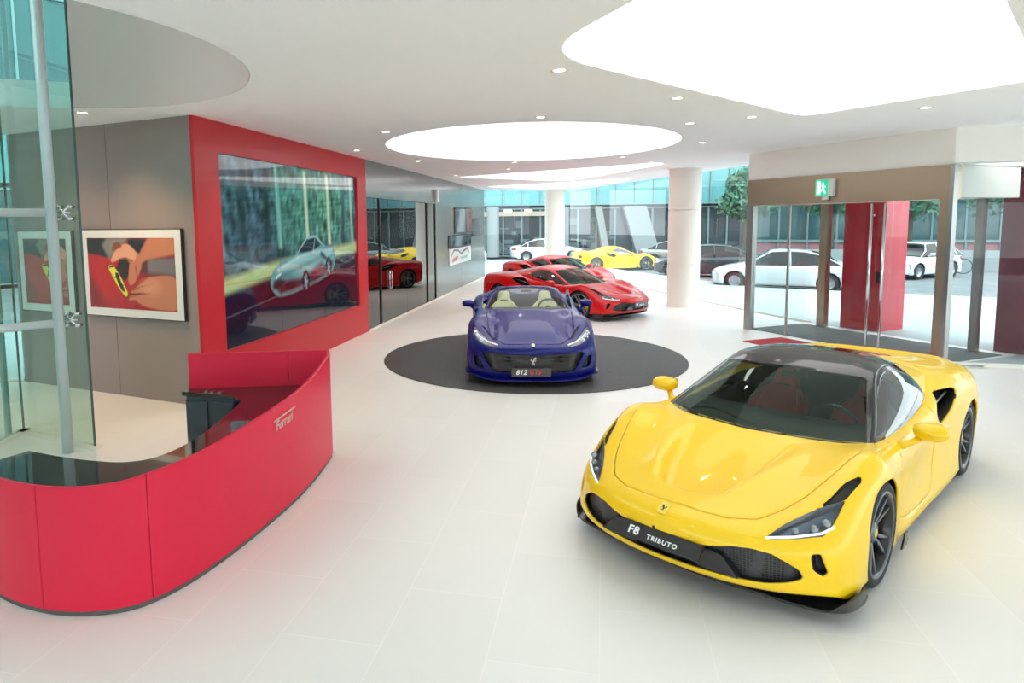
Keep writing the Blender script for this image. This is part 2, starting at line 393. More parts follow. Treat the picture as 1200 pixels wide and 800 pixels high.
# facade glass
def pane_wall(A, B, z0, z1, n, name, glassm, t=.012, frame=True):
    M, L = frame2(A, B); r = empty(name, (0, 0, 0)); tag(r, kind='structure')
    for i in range(n):
        MB().box(L*i/n+.006, -t/2, z0, L*(i+1)/n-.006, t/2, z1, M).build('pane', glassm, r)
    if frame:
        MB().box(0, -.03, z0-.02, L, .03, z0+.015, M).build('sill', WALLWHITE, r)
    return r
pane_wall((14, -8), (-11.5, -8), .03, 2.9, 8, 'window_daylight_added', FACADE)  # unseen back glazing, added to let daylight in behind the camera
pane_wall((-11.5, 7.5), W1, .03, HC, 2, 'window_2', FACADE)
pane_wall(FA, FB, .03, HC, 3, 'window_3', FACADE)
pane_wall(FB, FC, .03, HC, 7, 'window_4', FACADE)
pane_wall(FC, FD, .03, HC, 1, 'window_5', FACADE)
# right glass front with white band on top
o = MB(); M, L = frame2(E2, RIGHT); o.box(0, 0, 3.19, L, .3, HC, M).build('wall_right', BULK); tag(bpy.data.objects['wall_right'], kind='structure')
pane_wall((5.36, 11.745), RIGHT, .05, 3.19, 4, 'window_6', FACADE)
o = MB().box(.55, -.03, .0, L, .05, .05, M).build('baseboard_right', WALLWHITE); tag(o, kind='structure')
o = MB().box(13.9, -8, 3.1, 14.1, 11.2, HC).build('wall_right', BULK); tag(o, kind='structure')
pane_wall((14, 11.2), (14, -8), .05, 3.1, 8, 'window_7', FACADE)

# columns
COLM = mat('column_white', (236, 230, 220), .55)
for (x, y, lab) in ((2.15, 18.95, 'nearer white round column right of the red sports cars'), (-2.1, 29.3, 'farther white round column behind the red sports cars')):
    o = MB().lathe([(.425, .03), (.425, 1.142), (.400, 1.146), (.400, 1.158), (.425, 1.162), (.425, 2.612), (.400, 2.616), (.400, 2.628), (.425, 2.632), (.425, HC+.01)], 64).lathe([(.44, 0), (.44, .03), (.40, .03)], 48).build('column', COLM); smooth_angle(o, 30)
    o.location = (x, y, 0); tag(o, lab, 'column', 'white round columns')

# ------------------------------------------------------------------ entrance vestibule
M, L = frame2(E1, E2)          # local x along, y outward
o = MB().box(0, 0, 3.17, L, 2.2, HC-.002, M).build('wall_entrance', BULK); tag(o, kind='structure')
o = MB().box(.12, .22, 2.665, L-.02, 1.76, 3.165, M).build('ceiling_vestibule', WALLWHITE); tag(o, kind='structure')
en_ = empty('entrance_frame', (0, 0, 0)); tag(en_, kind='structure'); en_.name = 'door_2'
MB().box(0, -.02, 2.64, L-.0, .2, 3.17, M).build('header', BRONZE, en_)
MB().box(L-.17, -.03, 0, L, .12, 3.17, M).build('door_post', BRONZE, en_)
MB().box(L-.02, -.06, 0, L+.05, .05, 3.17, M).build('door_post', BRUSHED, en_)
MB().box(.0, -.02, 0, .17, .1, 2.64, M).build('door_post', BRUSHED, en_)
MB().box(0, 0.2, 2.64, .10, 1.80, 3.17, M).build('header', BRONZE, en_)
MB().box(.36, 1.72, 0, .54, 1.86, 2.66, M).build('door_post', BRONZE, en_)
MB().box(3.50, 1.60, 0, 3.62, 1.72, 2.66, M).build('door_post', BRUSHED, en_)
DG = FACADE
for a, b in ((.17, 1.03), (1.05, 2.05), (2.06, 2.93), (2.98, L-.17)):
    MB().box(a, .03, .02, b, .045, 2.64, M).build('door_glass', DG, en_)
for a, b in ((.54, 1.98), (2.0, 3.50)):
    MB().box(a, 1.70, .02, b, 1.715, 2.66, M).build('door_glass', DG, en_)
for y0, y1 in ((.1, 1.7),):
    MB().box(.05, y0, .02, .062, y1, 2.64, M).build('door_glass', DG, en_)
MB().box(1.02, .02, .0, 1.06, .055, 2.64, M).build('door_edge', BRUSHED, en_)
for s in (2.80, 3.04):
    MB().tube([M @ Vector((s, -.05, .12)), M @ Vector((s, -.05, 2.6))], .022, 14).build('door_handle', CHROME, en_)
    h = MB()
    for z in (.3, 2.4): h.tube([M @ Vector((s, -.05, z)), M @ Vector((s, .03, z))], .012)
    h.build('handle_bracket', CHROME, en_)
MB().box(2.90, -.005, 1.22, 2.97, .03, 1.42, M).build('door_lock', SATINBLACK, en_)
o = MB().box(.06, .10, .001, L-.06, 1.68, .012, M).build('floor_mat', noise_color(mat('grey_mat', (92, 98, 98), .8), (86, 92, 92), (102, 108, 107), ns=30)); tag(o, 'dark grey entrance mat between the two sets of glass doors', 'mat')
o = MB().prism(roundpoly([(2.66, 13.52), (3.47, 14.05), (4.95, 11.95), (4.0, 11.4)], .02, 3), .001, .010).build('doormat', noise_color(mat('red_mat', (176, 40, 52), .9), (165, 36, 46), (188, 48, 60), ns=40)); tag(o, 'red rectangular doormat on the floor in front of the entrance doors', 'mat')
# exit sign
sg = empty('exit_sign', M @ Vector((1.90, -.02, 0)), math.atan2(ev.y, ev.x), 'green running-man exit sign on the bronze header above the entrance doors', 'sign')
MB().box(-.19, -.09, 2.76, .17, 0, 3.08).build('housing', mat('sign_white', (230, 232, 228), .5), sg, .012)
GREEN = mat('exit_green', (20, 170, 120), .4, emit=(30, 190, 140), es=.8)
EW = mat('exit_white', (235, 255, 245), .4, emit=(220, 255, 240), es=1.0)
MB().box(-.18, -.096, 2.775, .08, -.088, 3.065).build('sign_face', GREEN, sg)
r = MB()
fig = lambda pts: r.prism(pts, 0, .004, Matrix(((1, 0, 0, -.05), (0, 0, -1, -.096), (0, 1, 0, 2.92), (0, 0, 0, 1))))
fig([(-.10, -.12), (-.02, -.12), (-.02, .12), (-.10, .12)]); fig([(-.005+.02, .07), (.03, .10), (.05, .085), (.035, .06)])
fig([(.0, .05), (.04, .06), (.05, -.01), (.02, -.02)]); fig([(.02, -.01), (.05, -.01), (.09, -.10), (.07, -.11)]); fig([(.02, -.01), (.04, -.02), (.0, -.07), (-.015, -.06)]); fig([(.04, .05), (.09, .02), (.085, .0), (.04, .03)])
r.build('running_figure', EW, sg)
MB().box(-.06, -.07, 2.70, .06, -.02, 2.755).build('lamp', mat('sign_white', (230, 232, 228), .5), sg)

# downlights
DLM = mat('downlight_glow', (255, 250, 240), .5, emit=(255, 244, 225), es=9)
spots = [(-6.18, 7.0), (-.41, 6.25), (.8, 8.0), (-.83, 8.92), (1.19, 10.1), (1.71, 12.65), (1.94, 9.73), (3.95, 9.55), (-3.23, 9.68), (-4.55, 11.9), (-4.05, 14.35), (-2.03, 15.4), (.39, 14.96), (1.09, 16.5), (-4.25, 19.1), (-2.44, 17.3)]
names = ['over the framed picture', 'in front of the huge luminous panel', 'left of the huge luminous panel', 'in front of the round luminous panel', 'right of the round luminous panel, nearer one', 'right of the round luminous panel, farther one', 'between the huge luminous panel and the entrance', 'nearest the entrance bulkhead', 'left of the round luminous panel', 'above the far edge of the red wall', 'above the dark glass doors', 'behind the round luminous panel at its middle', 'behind the round luminous panel at its right', 'nearest the right-hand white column', 'beside the left end of the long luminous panel', 'before the long luminous panel']
WARM = {0: 60, 8: 12, 9: 50, 10: 50, 14: 50}
first = None
for (x, y), nm in zip(spots, names):
    if first is None:
        first = empty('downlight', (0, 0, 0)); MB().lathe([(.085, 0), (.085, -.006), (.062, -.006), (.055, .0)], 28).build('trim_ring', WALLWHITE, first); MB().lathe([(.0, -.001), (.058, -.001)], 24).build('lens', DLM, first); dl = first
    else: dl = copy_tree(first)
    sl_ = bpy.data.lights.new('downlight_and_fill_spot', 'SPOT'); sl_.energy = WARM.get(names.index(nm), 8); sl_.color = (1, .70, .42) if names.index(nm) in WARM else (1, .95, .9); sl_.spot_size = 1.9; sl_.spot_blend = .8; sl_.shadow_soft_size = .05
    slo = bpy.data.objects.new('downlight_and_fill_spot', sl_); COL.objects.link(slo); slo.location = (x, y, HC-.03)
    dl.location = (x, y, HC-.001); tag(dl, 'small recessed downlight '+nm, 'ceiling light', 'recessed ceiling downlights')

for (x, y, e) in ((1.2, 1.0, 70), (4.8, 1.5, 70), (8.5, 3, 70), (8.5, 7.5, 60), (-1.8, -1.5, 70), (2.5, -3, 70), (6.5, -3, 70), (-1.2, 2.2, 40)):  # added fill spots without fittings, to brighten the floor around the camera
    sl_ = bpy.data.lights.new('downlight_and_fill_spot', 'SPOT'); sl_.energy = e*.45; sl_.color = (.88, .96, 1); sl_.spot_size = 2.3; sl_.spot_blend = .8; sl_.shadow_soft_size = .08
    slo = bpy.data.objects.new('downlight_and_fill_spot', sl_); COL.objects.link(slo); slo.location = (x, y, HC-.03)
for (x, y, e) in ((-5.9, 6.6, 110), (-7.3, 7.2, 50), (-4.3, 8.4, 45), (-4.45, 17, 40), (-4.45, 22, 50), (-4.4, 25.5, 40)):
    sl_ = bpy.data.lights.new('wall_washer_lamp', 'SPOT'); sl_.energy = e; sl_.color = (1, .56, .26); sl_.spot_size = 1.9; sl_.spot_blend = .8; sl_.shadow_soft_size = .05
    slo = bpy.data.objects.new('wall_washer_lamp', sl_); COL.objects.link(slo); slo.location = (x, y, HC-.02)
# ------------------------------------------------------------------ black turntable disc
DM = noise_color(mat('black_disc', (74, 74, 74), .55, 0, 0, .4), (60, 60, 60), (84, 84, 83), (60, 2, 1), 3, 3)
o = MB().lathe([(0, .012), (2.585, .012), (2.6, .008), (2.6, 0)], 128).build('turntable', DM); o.location = (-1.2, 11.45, .0); tag(o, 'black round display disc on the floor under the blue convertible', 'display disc')

# ------------------------------------------------------------------ video wall
tv = empty('video_wall', (WX-.045, 8.05, .64), PI/2, 'large glossy video wall showing a parked car in the red frame', 'screen')
I4 = Matrix.Identity(4)
MB().box(0, -.0, 0, 5.04, .03, 2.68).build('screen_frame', BLACKGLOSS, tv)
cv = Canvas(5.04/2.68, 150, (24, 44, 52))
A_ = cv.asp
cv.poly([(0, .45), (A_, .45), (A_, 1), (0, 1)], (42, 78, 84), .02)
cv.ell(.95, .75, .42, .28, (74, 132, 112), .08, .7); cv.ell(1.45, .75, .35, .3, (84, 138, 116), .08, .7); cv.ell(.3, .7, .3, .3, (60, 84, 96), .12, .8)
cv.mottle(42, .5, 3); cv.mottle(90, .35, 8)
for x, c in ((.62, (120, 190, 180)), (1.0, (200, 222, 190)), (1.35, (210, 220, 180)), (1.78, (150, 180, 160))):
    cv.poly([(x, .5), (x-.03, .98), (x+.01, .98), (x+.045, .5)], c, .012, .8)
for x in (.2, .45, 1.6): cv.poly([(x, .45), (x, 1), (x+.06, 1), (x+.06, .45)], (28, 50, 58), .02, .9)
cv.poly([(0, .36), (.55, .42), (A_, .50), (A_, .42), (.9, .38), (0, .28)], (170, 190, 130), .02)
cv.poly([(0, 0), (A_, 0), (A_, .42), (.9, .36), (0, .27)], (46, 26, 44), .02)
cv.poly([(0, 0), (A_, 0), (A_, .2), (0, .08)], (28, 34, 46), .05)
# the silver car in the film
body = [(.50, .30), (.54, .37), (.66, .42), (.86, .46), (1.0, .55), (1.14, .56), (1.26, .50), (1.42, .47), (1.46, .40), (1.40, .31), (1.20, .26), (.85, .22), (.62, .21), (.53, .25)]
cv.poly([(.45, .20), (1.5, .27), (1.45, .33), (.5, .28)], (12, 12, 18), .03)
cv.poly(body, (90, 150, 152), .008, 1, True)
cv.poly([(.58, .36), (.84, .43), (1.4, .45), (1.3, .38), (.9, .33)], (150, 196, 192), .02, .8)
cv.poly([(.52, .28), (.9, .30), (1.42, .38), (1.38, .31), (1.1, .25), (.62, .22)], (78, 24, 40), .015, .9)
cv.poly([(.86, .46), (1.0, .54), (1.13, .55), (1.22, .5), (1.08, .46)], (20, 34, 44), .006)
cv.line([(.86, .46), (1.0, .55), (1.14, .56), (1.27, .49)], .007, (190, 205, 205), .006, .8); cv.line([(1.09, .46), (1.13, .555)], .008, (170, 190, 190), .006, .7)
cv.line([(.60, .37), (.86, .43), (1.1, .455), (1.40, .46)], .012, (196, 224, 220), .014, .8); cv.line([(.62, .33), (.9, .37), (1.25, .42)], .02, (60, 104, 108), .02, .8); cv.poly([(.53, .26), (.62, .27), (.70, .30), (.60, .32), (.54, .31)], (16, 20, 26), .01, .9); cv.poly([(1.05, .33), (1.25, .40), (1.22, .33), (1.08, .28)], (110, 20, 36), .02, .8); cv.ell(.74, .27, .10, .04, (20, 12, 18), .02, .7)
cv.line([(1.22, .44), (1.30, .40)], .03, (22, 36, 42), .01, .9)
for x, y in ((.97, .27), (1.34, .34)): cv.ell(x, y, .05, .075, (12, 12, 14), .006); cv.ell(x, y, .032, .052, (84, 92, 98), .008); [cv.line([(x, y), (x+.028*math.cos(a), y+.048*math.sin(a))], .008, (170, 178, 184), .003) for a in (0, 1.26, 2.5, 3.77, 5.0)]
cv.line([(.57, .325), (.63, .345)], .010, (235, 242, 242), .006); cv.line([(0, .16), (.5, .21), (1.5, .30)], .005, (120, 120, 134), .004, .6)
cv.build('display', Matrix.Translation((0, -.002, 0)), 5.04, 2.68, canvas_mat('screen_film', .8, .04, .45), tv)
tv.rotation_euler = (0, 0, PI/2); 
MB().box(0, -.004, 1.784, 5.04, -.0025, 1.787).box(0, -.004, .892, 5.04, -.0025, .895).box(1.68, -.004, 0, 1.683, -.0025, 2.68).box(3.36, -.004, 0, 3.363, -.0025, 2.68).build('tile_seams', SATINBLACK, tv)

# ------------------------------------------------------------------ framed picture(s) on the grey wall
M, L = frame2(W1, W0)
def framed(s0, s1, z0, z1, label, left=False):
    p = empty('framed_picture', M @ Vector((s0, 0, z0)), math.atan2(W0[1]-W1[1], W0[0]-W1[0]), label, 'picture')
    W = s1-s0; H = z1-z0
    MB().box(0, -.05, 0, W, 0, H).build('frame', mat('picture_frame', (46, 40, 40), .5), p, .004)
    MB().box(.012, -.0515, .012, W-.012, -.045, H-.012).build('mount', mat('picture_mount', (226, 228, 228), .5), p)
    c = Canvas((W-.25)/(H-.24), 150, (150, 14, 26)); A_ = c.asp
    c.poly([(0, 0), (A_, 0), (A_, 1), (0, 1)], (160, 16, 28)); c.ell(.35, .45, .5, .4, (196, 22, 34), .25, .8); c.poly([(0, 0), (.35, 0), (.1, .4), (0, .5)], (110, 14, 34), .08, .8)
    c.poly([(0, .78), (.3, .74), (.5, .70), (.4, 1), (0, 1)], (26, 30, 34), .02); c.poly([(.32, .9), (.42, 1), (.9, 1), (.62, .85), (.45, .7)], (128, 130, 122), .03); c.poly([(.80, .75), (1.15, .72), (1.2, 1), (.85, 1)], (30, 30, 44), .03)
    c.poly([(1.0, 0.5), (A_, .45), (A_, .74), (1.05, .72)], (92, 44, 52), .04); c.poly([(1.22, .52), (A_, .5), (A_, .72), (1.22, .72)], (122, 122, 128), .03, .8)
    sk = (198, 124, 92); sd_ = (130, 66, 52); hl = (224, 160, 128)
    c.poly([(1.05, .62), (1.02, .72), (1.18, .92), (1.25, 1.0), (A_, 1.0), (A_, .78), (1.2, .70)], sk, .02)        # forearm
    c.poly([(.78, .58), (.92, .80), (1.05, .78), (1.1, .62), (.98, .42), (.88, .34), (.82, .38), (.86, .5)], sk, .015, 1, True)
    c.poly([(.50, .72), (.62, .84), (.82, .92), (1.0, .80), (.95, .68), (.76, .72), (.6, .68), (.50, .66)], hl, .012, 1, True)
    c.poly([(.52, .82), (.56, .92), (.66, .94), (.72, .88), (.62, .84)], sd_, .012, 1, True)
    c.poly([(.58, .56), (.66, .70), (.80, .72), (.90, .62), (.84, .48), (.74, .38)], (34, 20, 26), .014); c.line([(.66, .70), (.78, .72), (.92, .68)], .02, sd_, .01)
    c.line([(.88, .62), (.84, .42)], .05, sk, .01); c.line([(.98, .6), (1.0, .45)], .02, sd_, .012)
    c.poly([(.86, .25), (.98, .32), (1.12, .40), (1.3, .47), (A_, .45), (A_, .04), (1.2, .04), (1.0, .10), (.92, .14), (.82, .12), (.84, .18), (1.0, .22), (.88, .22)], sk, .012, 1, True)
    c.line([(.84, .215), (1.02, .225), (1.12, .235)], .022, (96, 20, 26), .006); c.line([(.9, .27), (1.08, .33), (1.3, .37)], .014, sd_, .006); c.line([(.86, .17), (1.05, .22), (1.25, .24)], .012, sd_, .01); c.ell(1.25, .32, .18, .1, hl, .06, .6)
    sh = [(.41, .60), (.50, .63), (.60, .54), (.70, .40), (.79, .24), (.79, .17), (.74, .17), (.64, .26), (.52, .42)]
    c.poly(sh, (70, 60, 20), .01, 1, True); c.poly([(x*.94+.037, y*.93+.029) for x, y in sh], (222, 216, 74), .006, 1, True)
    c.line([(.45, .59), (.53, .60)], .025, (30, 60, 40)); c.poly([(.56, .50), (.62, .50), (.66, .40), (.72, .30), (.72, .24), (.66, .28), (.60, .38)], (24, 26, 18), .006, 1, True); c.line([(.58, .46), (.55, .44)], .02, (24, 26, 18)); c.line([(.68, .32), (.72, .34)], .015, (24, 26, 18))
    c.build('print', Matrix.Translation((.125, -.0525, .12)), W-.25, H-.24, canvas_mat('picture_print', 0, .4, .3), p)
    return p
framed(L-2.175, L-.245, 1.115, 2.32, 'framed photograph of hands fitting a yellow shield badge, on the grey wall')
p = framed(L-3.60, L-2.38, 1.115, 2.31, 'second framed photograph, seen through the glass left of the badge picture')

# glossy dark display boards on the far grey wall
BOARD = mat('glossy_board', (84, 100, 106), .06, 0, 1, .8); BOARD2 = mat('glossy_board_dark', (50, 60, 66), .05, 0, 1, .8)
for (y0, y1, z0, z1, m, lab) in ((22.25, 24.1, 1.98, 2.88, BOARD, 'upper left glossy framed board on the far grey wall'), (24.15, 25.35, 2.0, 2.9, mat('glossy_board_red', (150, 110, 104), .08, 0, 1), 'reddish glossy framed board on the far grey wall'), (25.4, 26.8, 1.82, 2.5, BOARD, 'upper right glossy framed board nearest the far window'), (21.3, 25.1, 1.5, 1.93, BOARD2, 'long dark glossy strip board under the framed boards')):
    b = empty('display_board', (WX+.002, y0, z0), 0, lab, 'wall board', 'glossy boards on the far grey wall')
    MB().box(0, 0, 0, .025, y1-y0, z1-z0).build('frame', DARKSTRIP, b); MB().box(.02, .03, .03, .028, y1-y0-.03, z1-z0-.03).build('panel', m, b)
b = empty('display_board', (WX+.004, 21.4, .92), 0, 'white glossy board with a dark line drawing, lowest on the far grey wall', 'wall board', 'glossy boards on the far grey wall')
c = Canvas(3.6/.55, 40, (232, 236, 236)); c.line([(.6, .6), (1.2, .9), (2.4, .85), (3.3, .6), (5.2, .9), (6, .55)], .12, (70, 74, 80), .03); c.line([(.8, .25), (2.2, .4)], .2, (200, 60, 60), .06); c.line([(3.2, .3), (5.4, .35)], .12, (120, 190, 170), .06)
MB().box(0, 0, 0, .02, 3.6, .55).build('panel', WALLWHITE, b)
Mx = Matrix(((0, 1, 0, .021), (1, 0, 0, 0), (0, 0, 1, 0), (0, 0, 0, 1)))
c.build('artwork', Mx, 3.6, .55, canvas_mat('board_art', 0, .3, .5), b)

# ------------------------------------------------------------------ lobby glass with steel posts (left)
def glass_leaf(A, B, cuts, name, label):
    M, L = frame2(A, B); r = empty(name, (0, 0, 0), 0, label, 'glass screen')
    for z0, z1 in zip(cuts[:-1], cuts[1:]): MB().box(0, -.008, z0+.004, L, .008, z1-.004, M).build('pane', LOBBYGLASS, r)
    MB().box(-.05, -.06, 0, L+.02, .06, .03, M).build('sill', WALLWHITE, r)
    MB().box(-.012, -.01, .03, .0, .01, cuts[-1], M).build('edge_strip', mat('glass_edge', (60, 88, 84), .3), r)
    return r
glass_leaf(G0, G1, [.03, 2.50, 5.6, 8.0], 'glass_screen', 'tall glass screen at left in front of the grey wall, behind the steel post')
glass_leaf(G1, G2, [.03, 2.50, 5.6, 8.0], 'glass_screen', 'tall glass screen at far left running towards the viewer behind the desk')
pp = empty('steel_post', (-5.47, 5.69, 0), 0, 'pale steel tube post with horizontal tubes and glass clamps at far left', 'steel post')
MB().tube([(0, 0, 0), (0, 0, 8.2)], .052, 24).build('post', STEEL, pp)
g2 = Vector((G2[0]+5.47-.45, G2[1]-5.69+.2, 0))
for z in (1.37, 2.50, 5.0): MB().tube([(0, 0, z), tuple(Vector((-1.6, -2.0, z)))], .042, 20).build('rail', STEEL, pp)
for z in (1.40, 2.50):
    k = MB()
    for dx in (.02, .15):
        for dz in (-.06, .06): k.tube([(dx, .05, z+dz), (dx, .13, z+dz)], .018, 12)
    k.tube([(.0, .06, z), (.17, .06, z)], .012).tube([(.02, .06, z-.06), (.15, .06, z+.06)], .010).tube([(.02, .06, z+.06), (.15, .06, z-.06)], .010)
    k.build('glass_clamp', CHROME, pp)
o = MB().tube([(-6.60, 6.05, 0), (-6.60, 6.05, 8)], .035, 16).build('steel_post', STEEL); tag(o, 'slim pale steel post at the back corner of the glass screens', 'steel post')
# ------------------------------------------------------------------ reception desk
DESK = mat('desk_crimson', (218, 18, 60), .42, 0, .12, .4)
DESKTOP = mat('desk_top_black', (16, 12, 14), .06, 0, .6)
SLATE = mat('slate_cabinet', (52, 62, 72), .5)
PLINTH = mat('plinth_grey', (92, 84, 86), .5)
desk = empty('reception_desk', (-3.2, 4.8, 0), 0, 'crimson curved reception desk with black top at lower left', 'reception desk')
D0 = Vector((-3.2, 4.8, 0))
outer = [(-4.30, 3.56), (-3.98, 3.37), (-3.735, 3.27), (-3.48, 3.205), (-3.228, 3.185), (-2.996, 3.225), (-2.80, 3.33), (-2.68, 3.53), (-2.60, 3.86), (-2.55, 4.40), (-2.54, 5.05), (-2.59, 5.60), (-2.66, 6.04)]
oc = catmull(outer, 8, False)
hx = [(-4.3, .80), (-3.7, .805), (-3.0, .815)]
def desk_h(i):          # rim height along the curve: low at the front, rising to the tip
    x, y = oc[i]
    ys = [3.2, 3.4, 3.75, 4.33, 4.85, 5.35, 6.0, 6.2]; hs = [.81, .835, .847, .882, .915, .954, 1.05, 1.085]
    return float(np.interp(y, ys, hs)) if x > -3.3 else float(np.interp(x, [-4.3, -3.3], [.80, .81]))
tip = [(-2.675, 6.10), (-2.70, 6.135), (-2.745, 6.145), (-2.80, 6.135)]
back = [(-3.10, 6.045), (-3.55, 5.90), (-4.03, 5.75)]
path = oc+tip+back
hh = [desk_h(i) for i in range(len(oc))]+[1.09]*len(tip)+[1.09, 1.09, 1.09]
hh = [min(h, 1.09) for h in hh]
def ribbon(path, z0, hs, t, off=0, parent=None, name='panel', m=None):
    P = [Vector((x, y, 0)) for x, y in path]; n = len(P); N = []
    for i in range(n):
        d = (P[min(i+1, n-1)]-P[max(i-1, 0)]).normalized(); N.append(Vector((-d.y, d.x, 0)))     # left = inward
    mb = MB(); v = []; f = []
    for i in range(n):
        a = P[i]+N[i]*off-D0; b = P[i]+N[i]*(off+t)-D0
        z0i = z0[i] if isinstance(z0, list) else z0
        v += [(a.x, a.y, z0i), (a.x, a.y, hs[i]-.006), (a.x+N[i].x*.006, a.y+N[i].y*.006, hs[i]), (b.x-N[i].x*.006, b.y-N[i].y*.006, hs[i]), (b.x, b.y, hs[i]-.006), (b.x, b.y, z0i)]
    for i in range(n-1):
        for k in range(6): f.append((i*6+k, i*6+(k+1) % 6, (i+1)*6+(k+1) % 6, (i+1)*6+k))
    f.append((0, 1, 2, 3, 4, 5)); f.append(tuple(range((n-1)*6+5, (n-1)*6-1, -1)))
    mb.add(v, f, True); o = mb.build(name, m, parent); smooth_angle(o, 40); return o
# seams split the cladding into panels
cuts = [0]
def nearest(x, y): return min(range(len(path)), key=lambda i: (path[i][0]-x)**2+(path[i][1]-y)**2)
cuts += [nearest(-3.32, 3.19), nearest(-2.74, 3.42), len(oc)+len(tip)-1+0, nearest(-3.10, 6.045), len(path)-1]
cuts = sorted(set(cuts))
def lerp2(i, j, t): return (path[i][0]*(1-t)+path[j][0]*t, path[i][1]*(1-t)+path[j][1]*t)
for a, b in zip(cuts[:-1], cuts[1:]):
    seg = list(path[a:b+1]); hs = list(hh[a:b+1])
    d = .0025/max(.001, math.dist(seg[0], seg[1])); seg[0] = (seg[0][0]*(1-d)+seg[1][0]*d, seg[0][1]*(1-d)+seg[1][1]*d)
    d = .0025/max(.001, math.dist(seg[-1], seg[-2])); seg[-1] = (seg[-1][0]*(1-d)+seg[-2][0]*d, seg[-1][1]*(1-d)+seg[-2][1]*d)
    ribbon(seg, .035, hs, .035, 0, desk, 'cladding_panel', DESK)
ribbon(path, .0, [h-.02 for h in hh], .02, .008, desk, 'plinth', PLINTH)
# worktop: along the front leg and along the back leg
inner = [(-4.065, 3.88), (-3.73, 3.817), (-3.45, 3.79), (-3.20, 3.81), (-3.05, 3.95), (-3.02, 4.28), (-3.10, 4.80), (-3.24, 5.36)]
ic = catmull(inner, 6, False)
inset = []
n = len(path)
for i in range(n):
    a = Vector((*path[max(i-1, 0)], 0)); b = Vector((*path[min(i+1, n-1)], 0)); d = (b-a).normalized(); inset.append((path[i][0]-d.y*.034, path[i][1]+d.x*.034))
wt = [p for p in inset[2:]]
poly = [(x-D0.x, y-D0.y) for x, y in wt+[(-4.02, 5.60), (-3.42, 5.53)]+ic[::-1]+[(-4.16, 3.55)]]
def fill_prism(poly, z0, z1, name, m, parent):
    bm = bmesh.new(); vs = [bm.verts.new((x, y, z1)) for x, y in poly]; es = [bm.edges.new((vs[i], vs[(i+1) % len(vs)])) for i in range(len(vs))]
    bmesh.ops.triangle_fill(bm, edges=es, use_beauty=True)
    me = bpy.data.meshes.new(name); bm.to_mesh(me); bm.free()
    mb = MB(); k = len(me.vertices); mb.v = [tuple(v.co) for v in me.vertices]+[(v.co.x, v.co.y, z0) for v in me.vertices]
    mb.f = [tuple(p.vertices) for p in me.polygons]+[tuple(i+k for i in reversed(tuple(p.vertices))) for p in me.polygons]; N = len(poly)
    mb.f += [(i, (i+1) % N, k+(i+1) % N, k+i) for i in range(N)]; mb.sm = [False]*len(mb.f)
    return mb.build(name, m, parent)
fill_prism(poly, .70, .74, 'worktop', DESKTOP, desk)
# cabinet under the back leg worktop
Mb, Lb = frame2((-4.00-D0.x, 5.60-D0.y), (-3.42-D0.x, 5.53-D0.y))
MB().box(-.045, .13, 0.02, -.02, .20, .74, Mb).build('end_panel', DESK, desk)
cab = MB().box(.02, .01, .03, Lb, .20, .695, Mb).build('cabinet', SLATE, desk, .003)
for s in (.02, .32):
    MB().box(s+.005, -.008, .06, s+.255, .012, .66, Mb).build('cabinet_door', SLATE, cab, .003)
for s in (.20, .27, .36): MB().box(s, .05, .74, s+.045, .09, .752, Mb).build('cable_port', CHROME, desk)
Ms, Ls = frame2((-3.03-D0.x, 4.15-D0.y), (-3.08-D0.x, 4.75-D0.y))
MB().box(0, -.02, .03, .06, .02, .70, Ms).box(-.01, -.03, 0, .07, .03, .03, Ms).build('support_leg', SLATE, desk)
MB().box(.35, -.06, .28, 1.0, -.02, .70, Ms).build('modesty_panel', SLATE, desk)
# lettering on the outside of the desk
def wall_text(body, size, pos, dirx, tilt, name, m, parent, shear=.2, ext=.003, spacing=1.0, bold=0):
    me = text_mesh(body, size, ext, shear, bold, spacing)
    dx = Vector(dirx).normalized(); n = Vector((dx.y, -dx.x, 0)); z = Vector((0, 0, 1))
    R = Matrix(((dx.x, z.x, n.x, pos[0]), (dx.y, z.y, n.y, pos[1]), (dx.z, z.z, n.z, pos[2]), (0, 0, 0, 1)))
    me.transform(R @ Matrix.Rotation(tilt, 4, 'Z')); return link(name, me, m, parent)
SILV = mat('logo_silver', (225, 190, 180), .3, .6)
lp = (-2.539-D0.x+.004, 4.83-D0.y, .70)
wall_text('Ferrari', .115, (lp[0], lp[1], .755), (0.0, 1, 0), .06, 'logo', SILV, desk, .15, .003, .92, .001)
bar = MB()
Mr = Matrix(((0, 0, 1, lp[0]), (1, 0, 0, lp[1]), (0, 1, 0, .755), (0, 0, 0, 1))) @ Matrix.Rotation(.06, 4, 'Z')
bar.prism([(-.17, .05), (.20, .05), (.20, .062), (-.17, .062)], -.003, .003, Mr); bar.build('logo', SILV, desk)

# ------------------------------------------------------------------ outside
gr = MB().box(-70, -25, -.30, 90, 110, -.16).build('ground', ROAD); tag(gr, kind='structure')
pz = [W1, (-5.03, 7.5), FA, FB, FC, FD, EP(EL, 1.95), E2, RIGHT, (30, 12), (30, 18), (12.5, 21.5), (5.2, 24.6), (1.5, 31.5), (-3.2, 41), (-14, 42), (-14, 8.5)]
o = fill_prism(pz, -.155, -.004, 'pavement', PLAZA, None); tag(o, kind='structure')
TEAL = mat('teal_glass', (70, 140, 142), .2, .1, .3); TEAL2 = mat('teal_glass_pale', (96, 160, 164), .2, .1, .3); TEALD = mat('teal_glass_dark', (44, 84, 88), .15, .1, .4)
MULL = mat('mullion_grey', (120, 150, 152), .4, .4); CONC = mat('pale_concrete', (140, 150, 151), .7); DARKSHOP = mat('dark_shopfront', (36, 50, 56), .25, 0, .25)
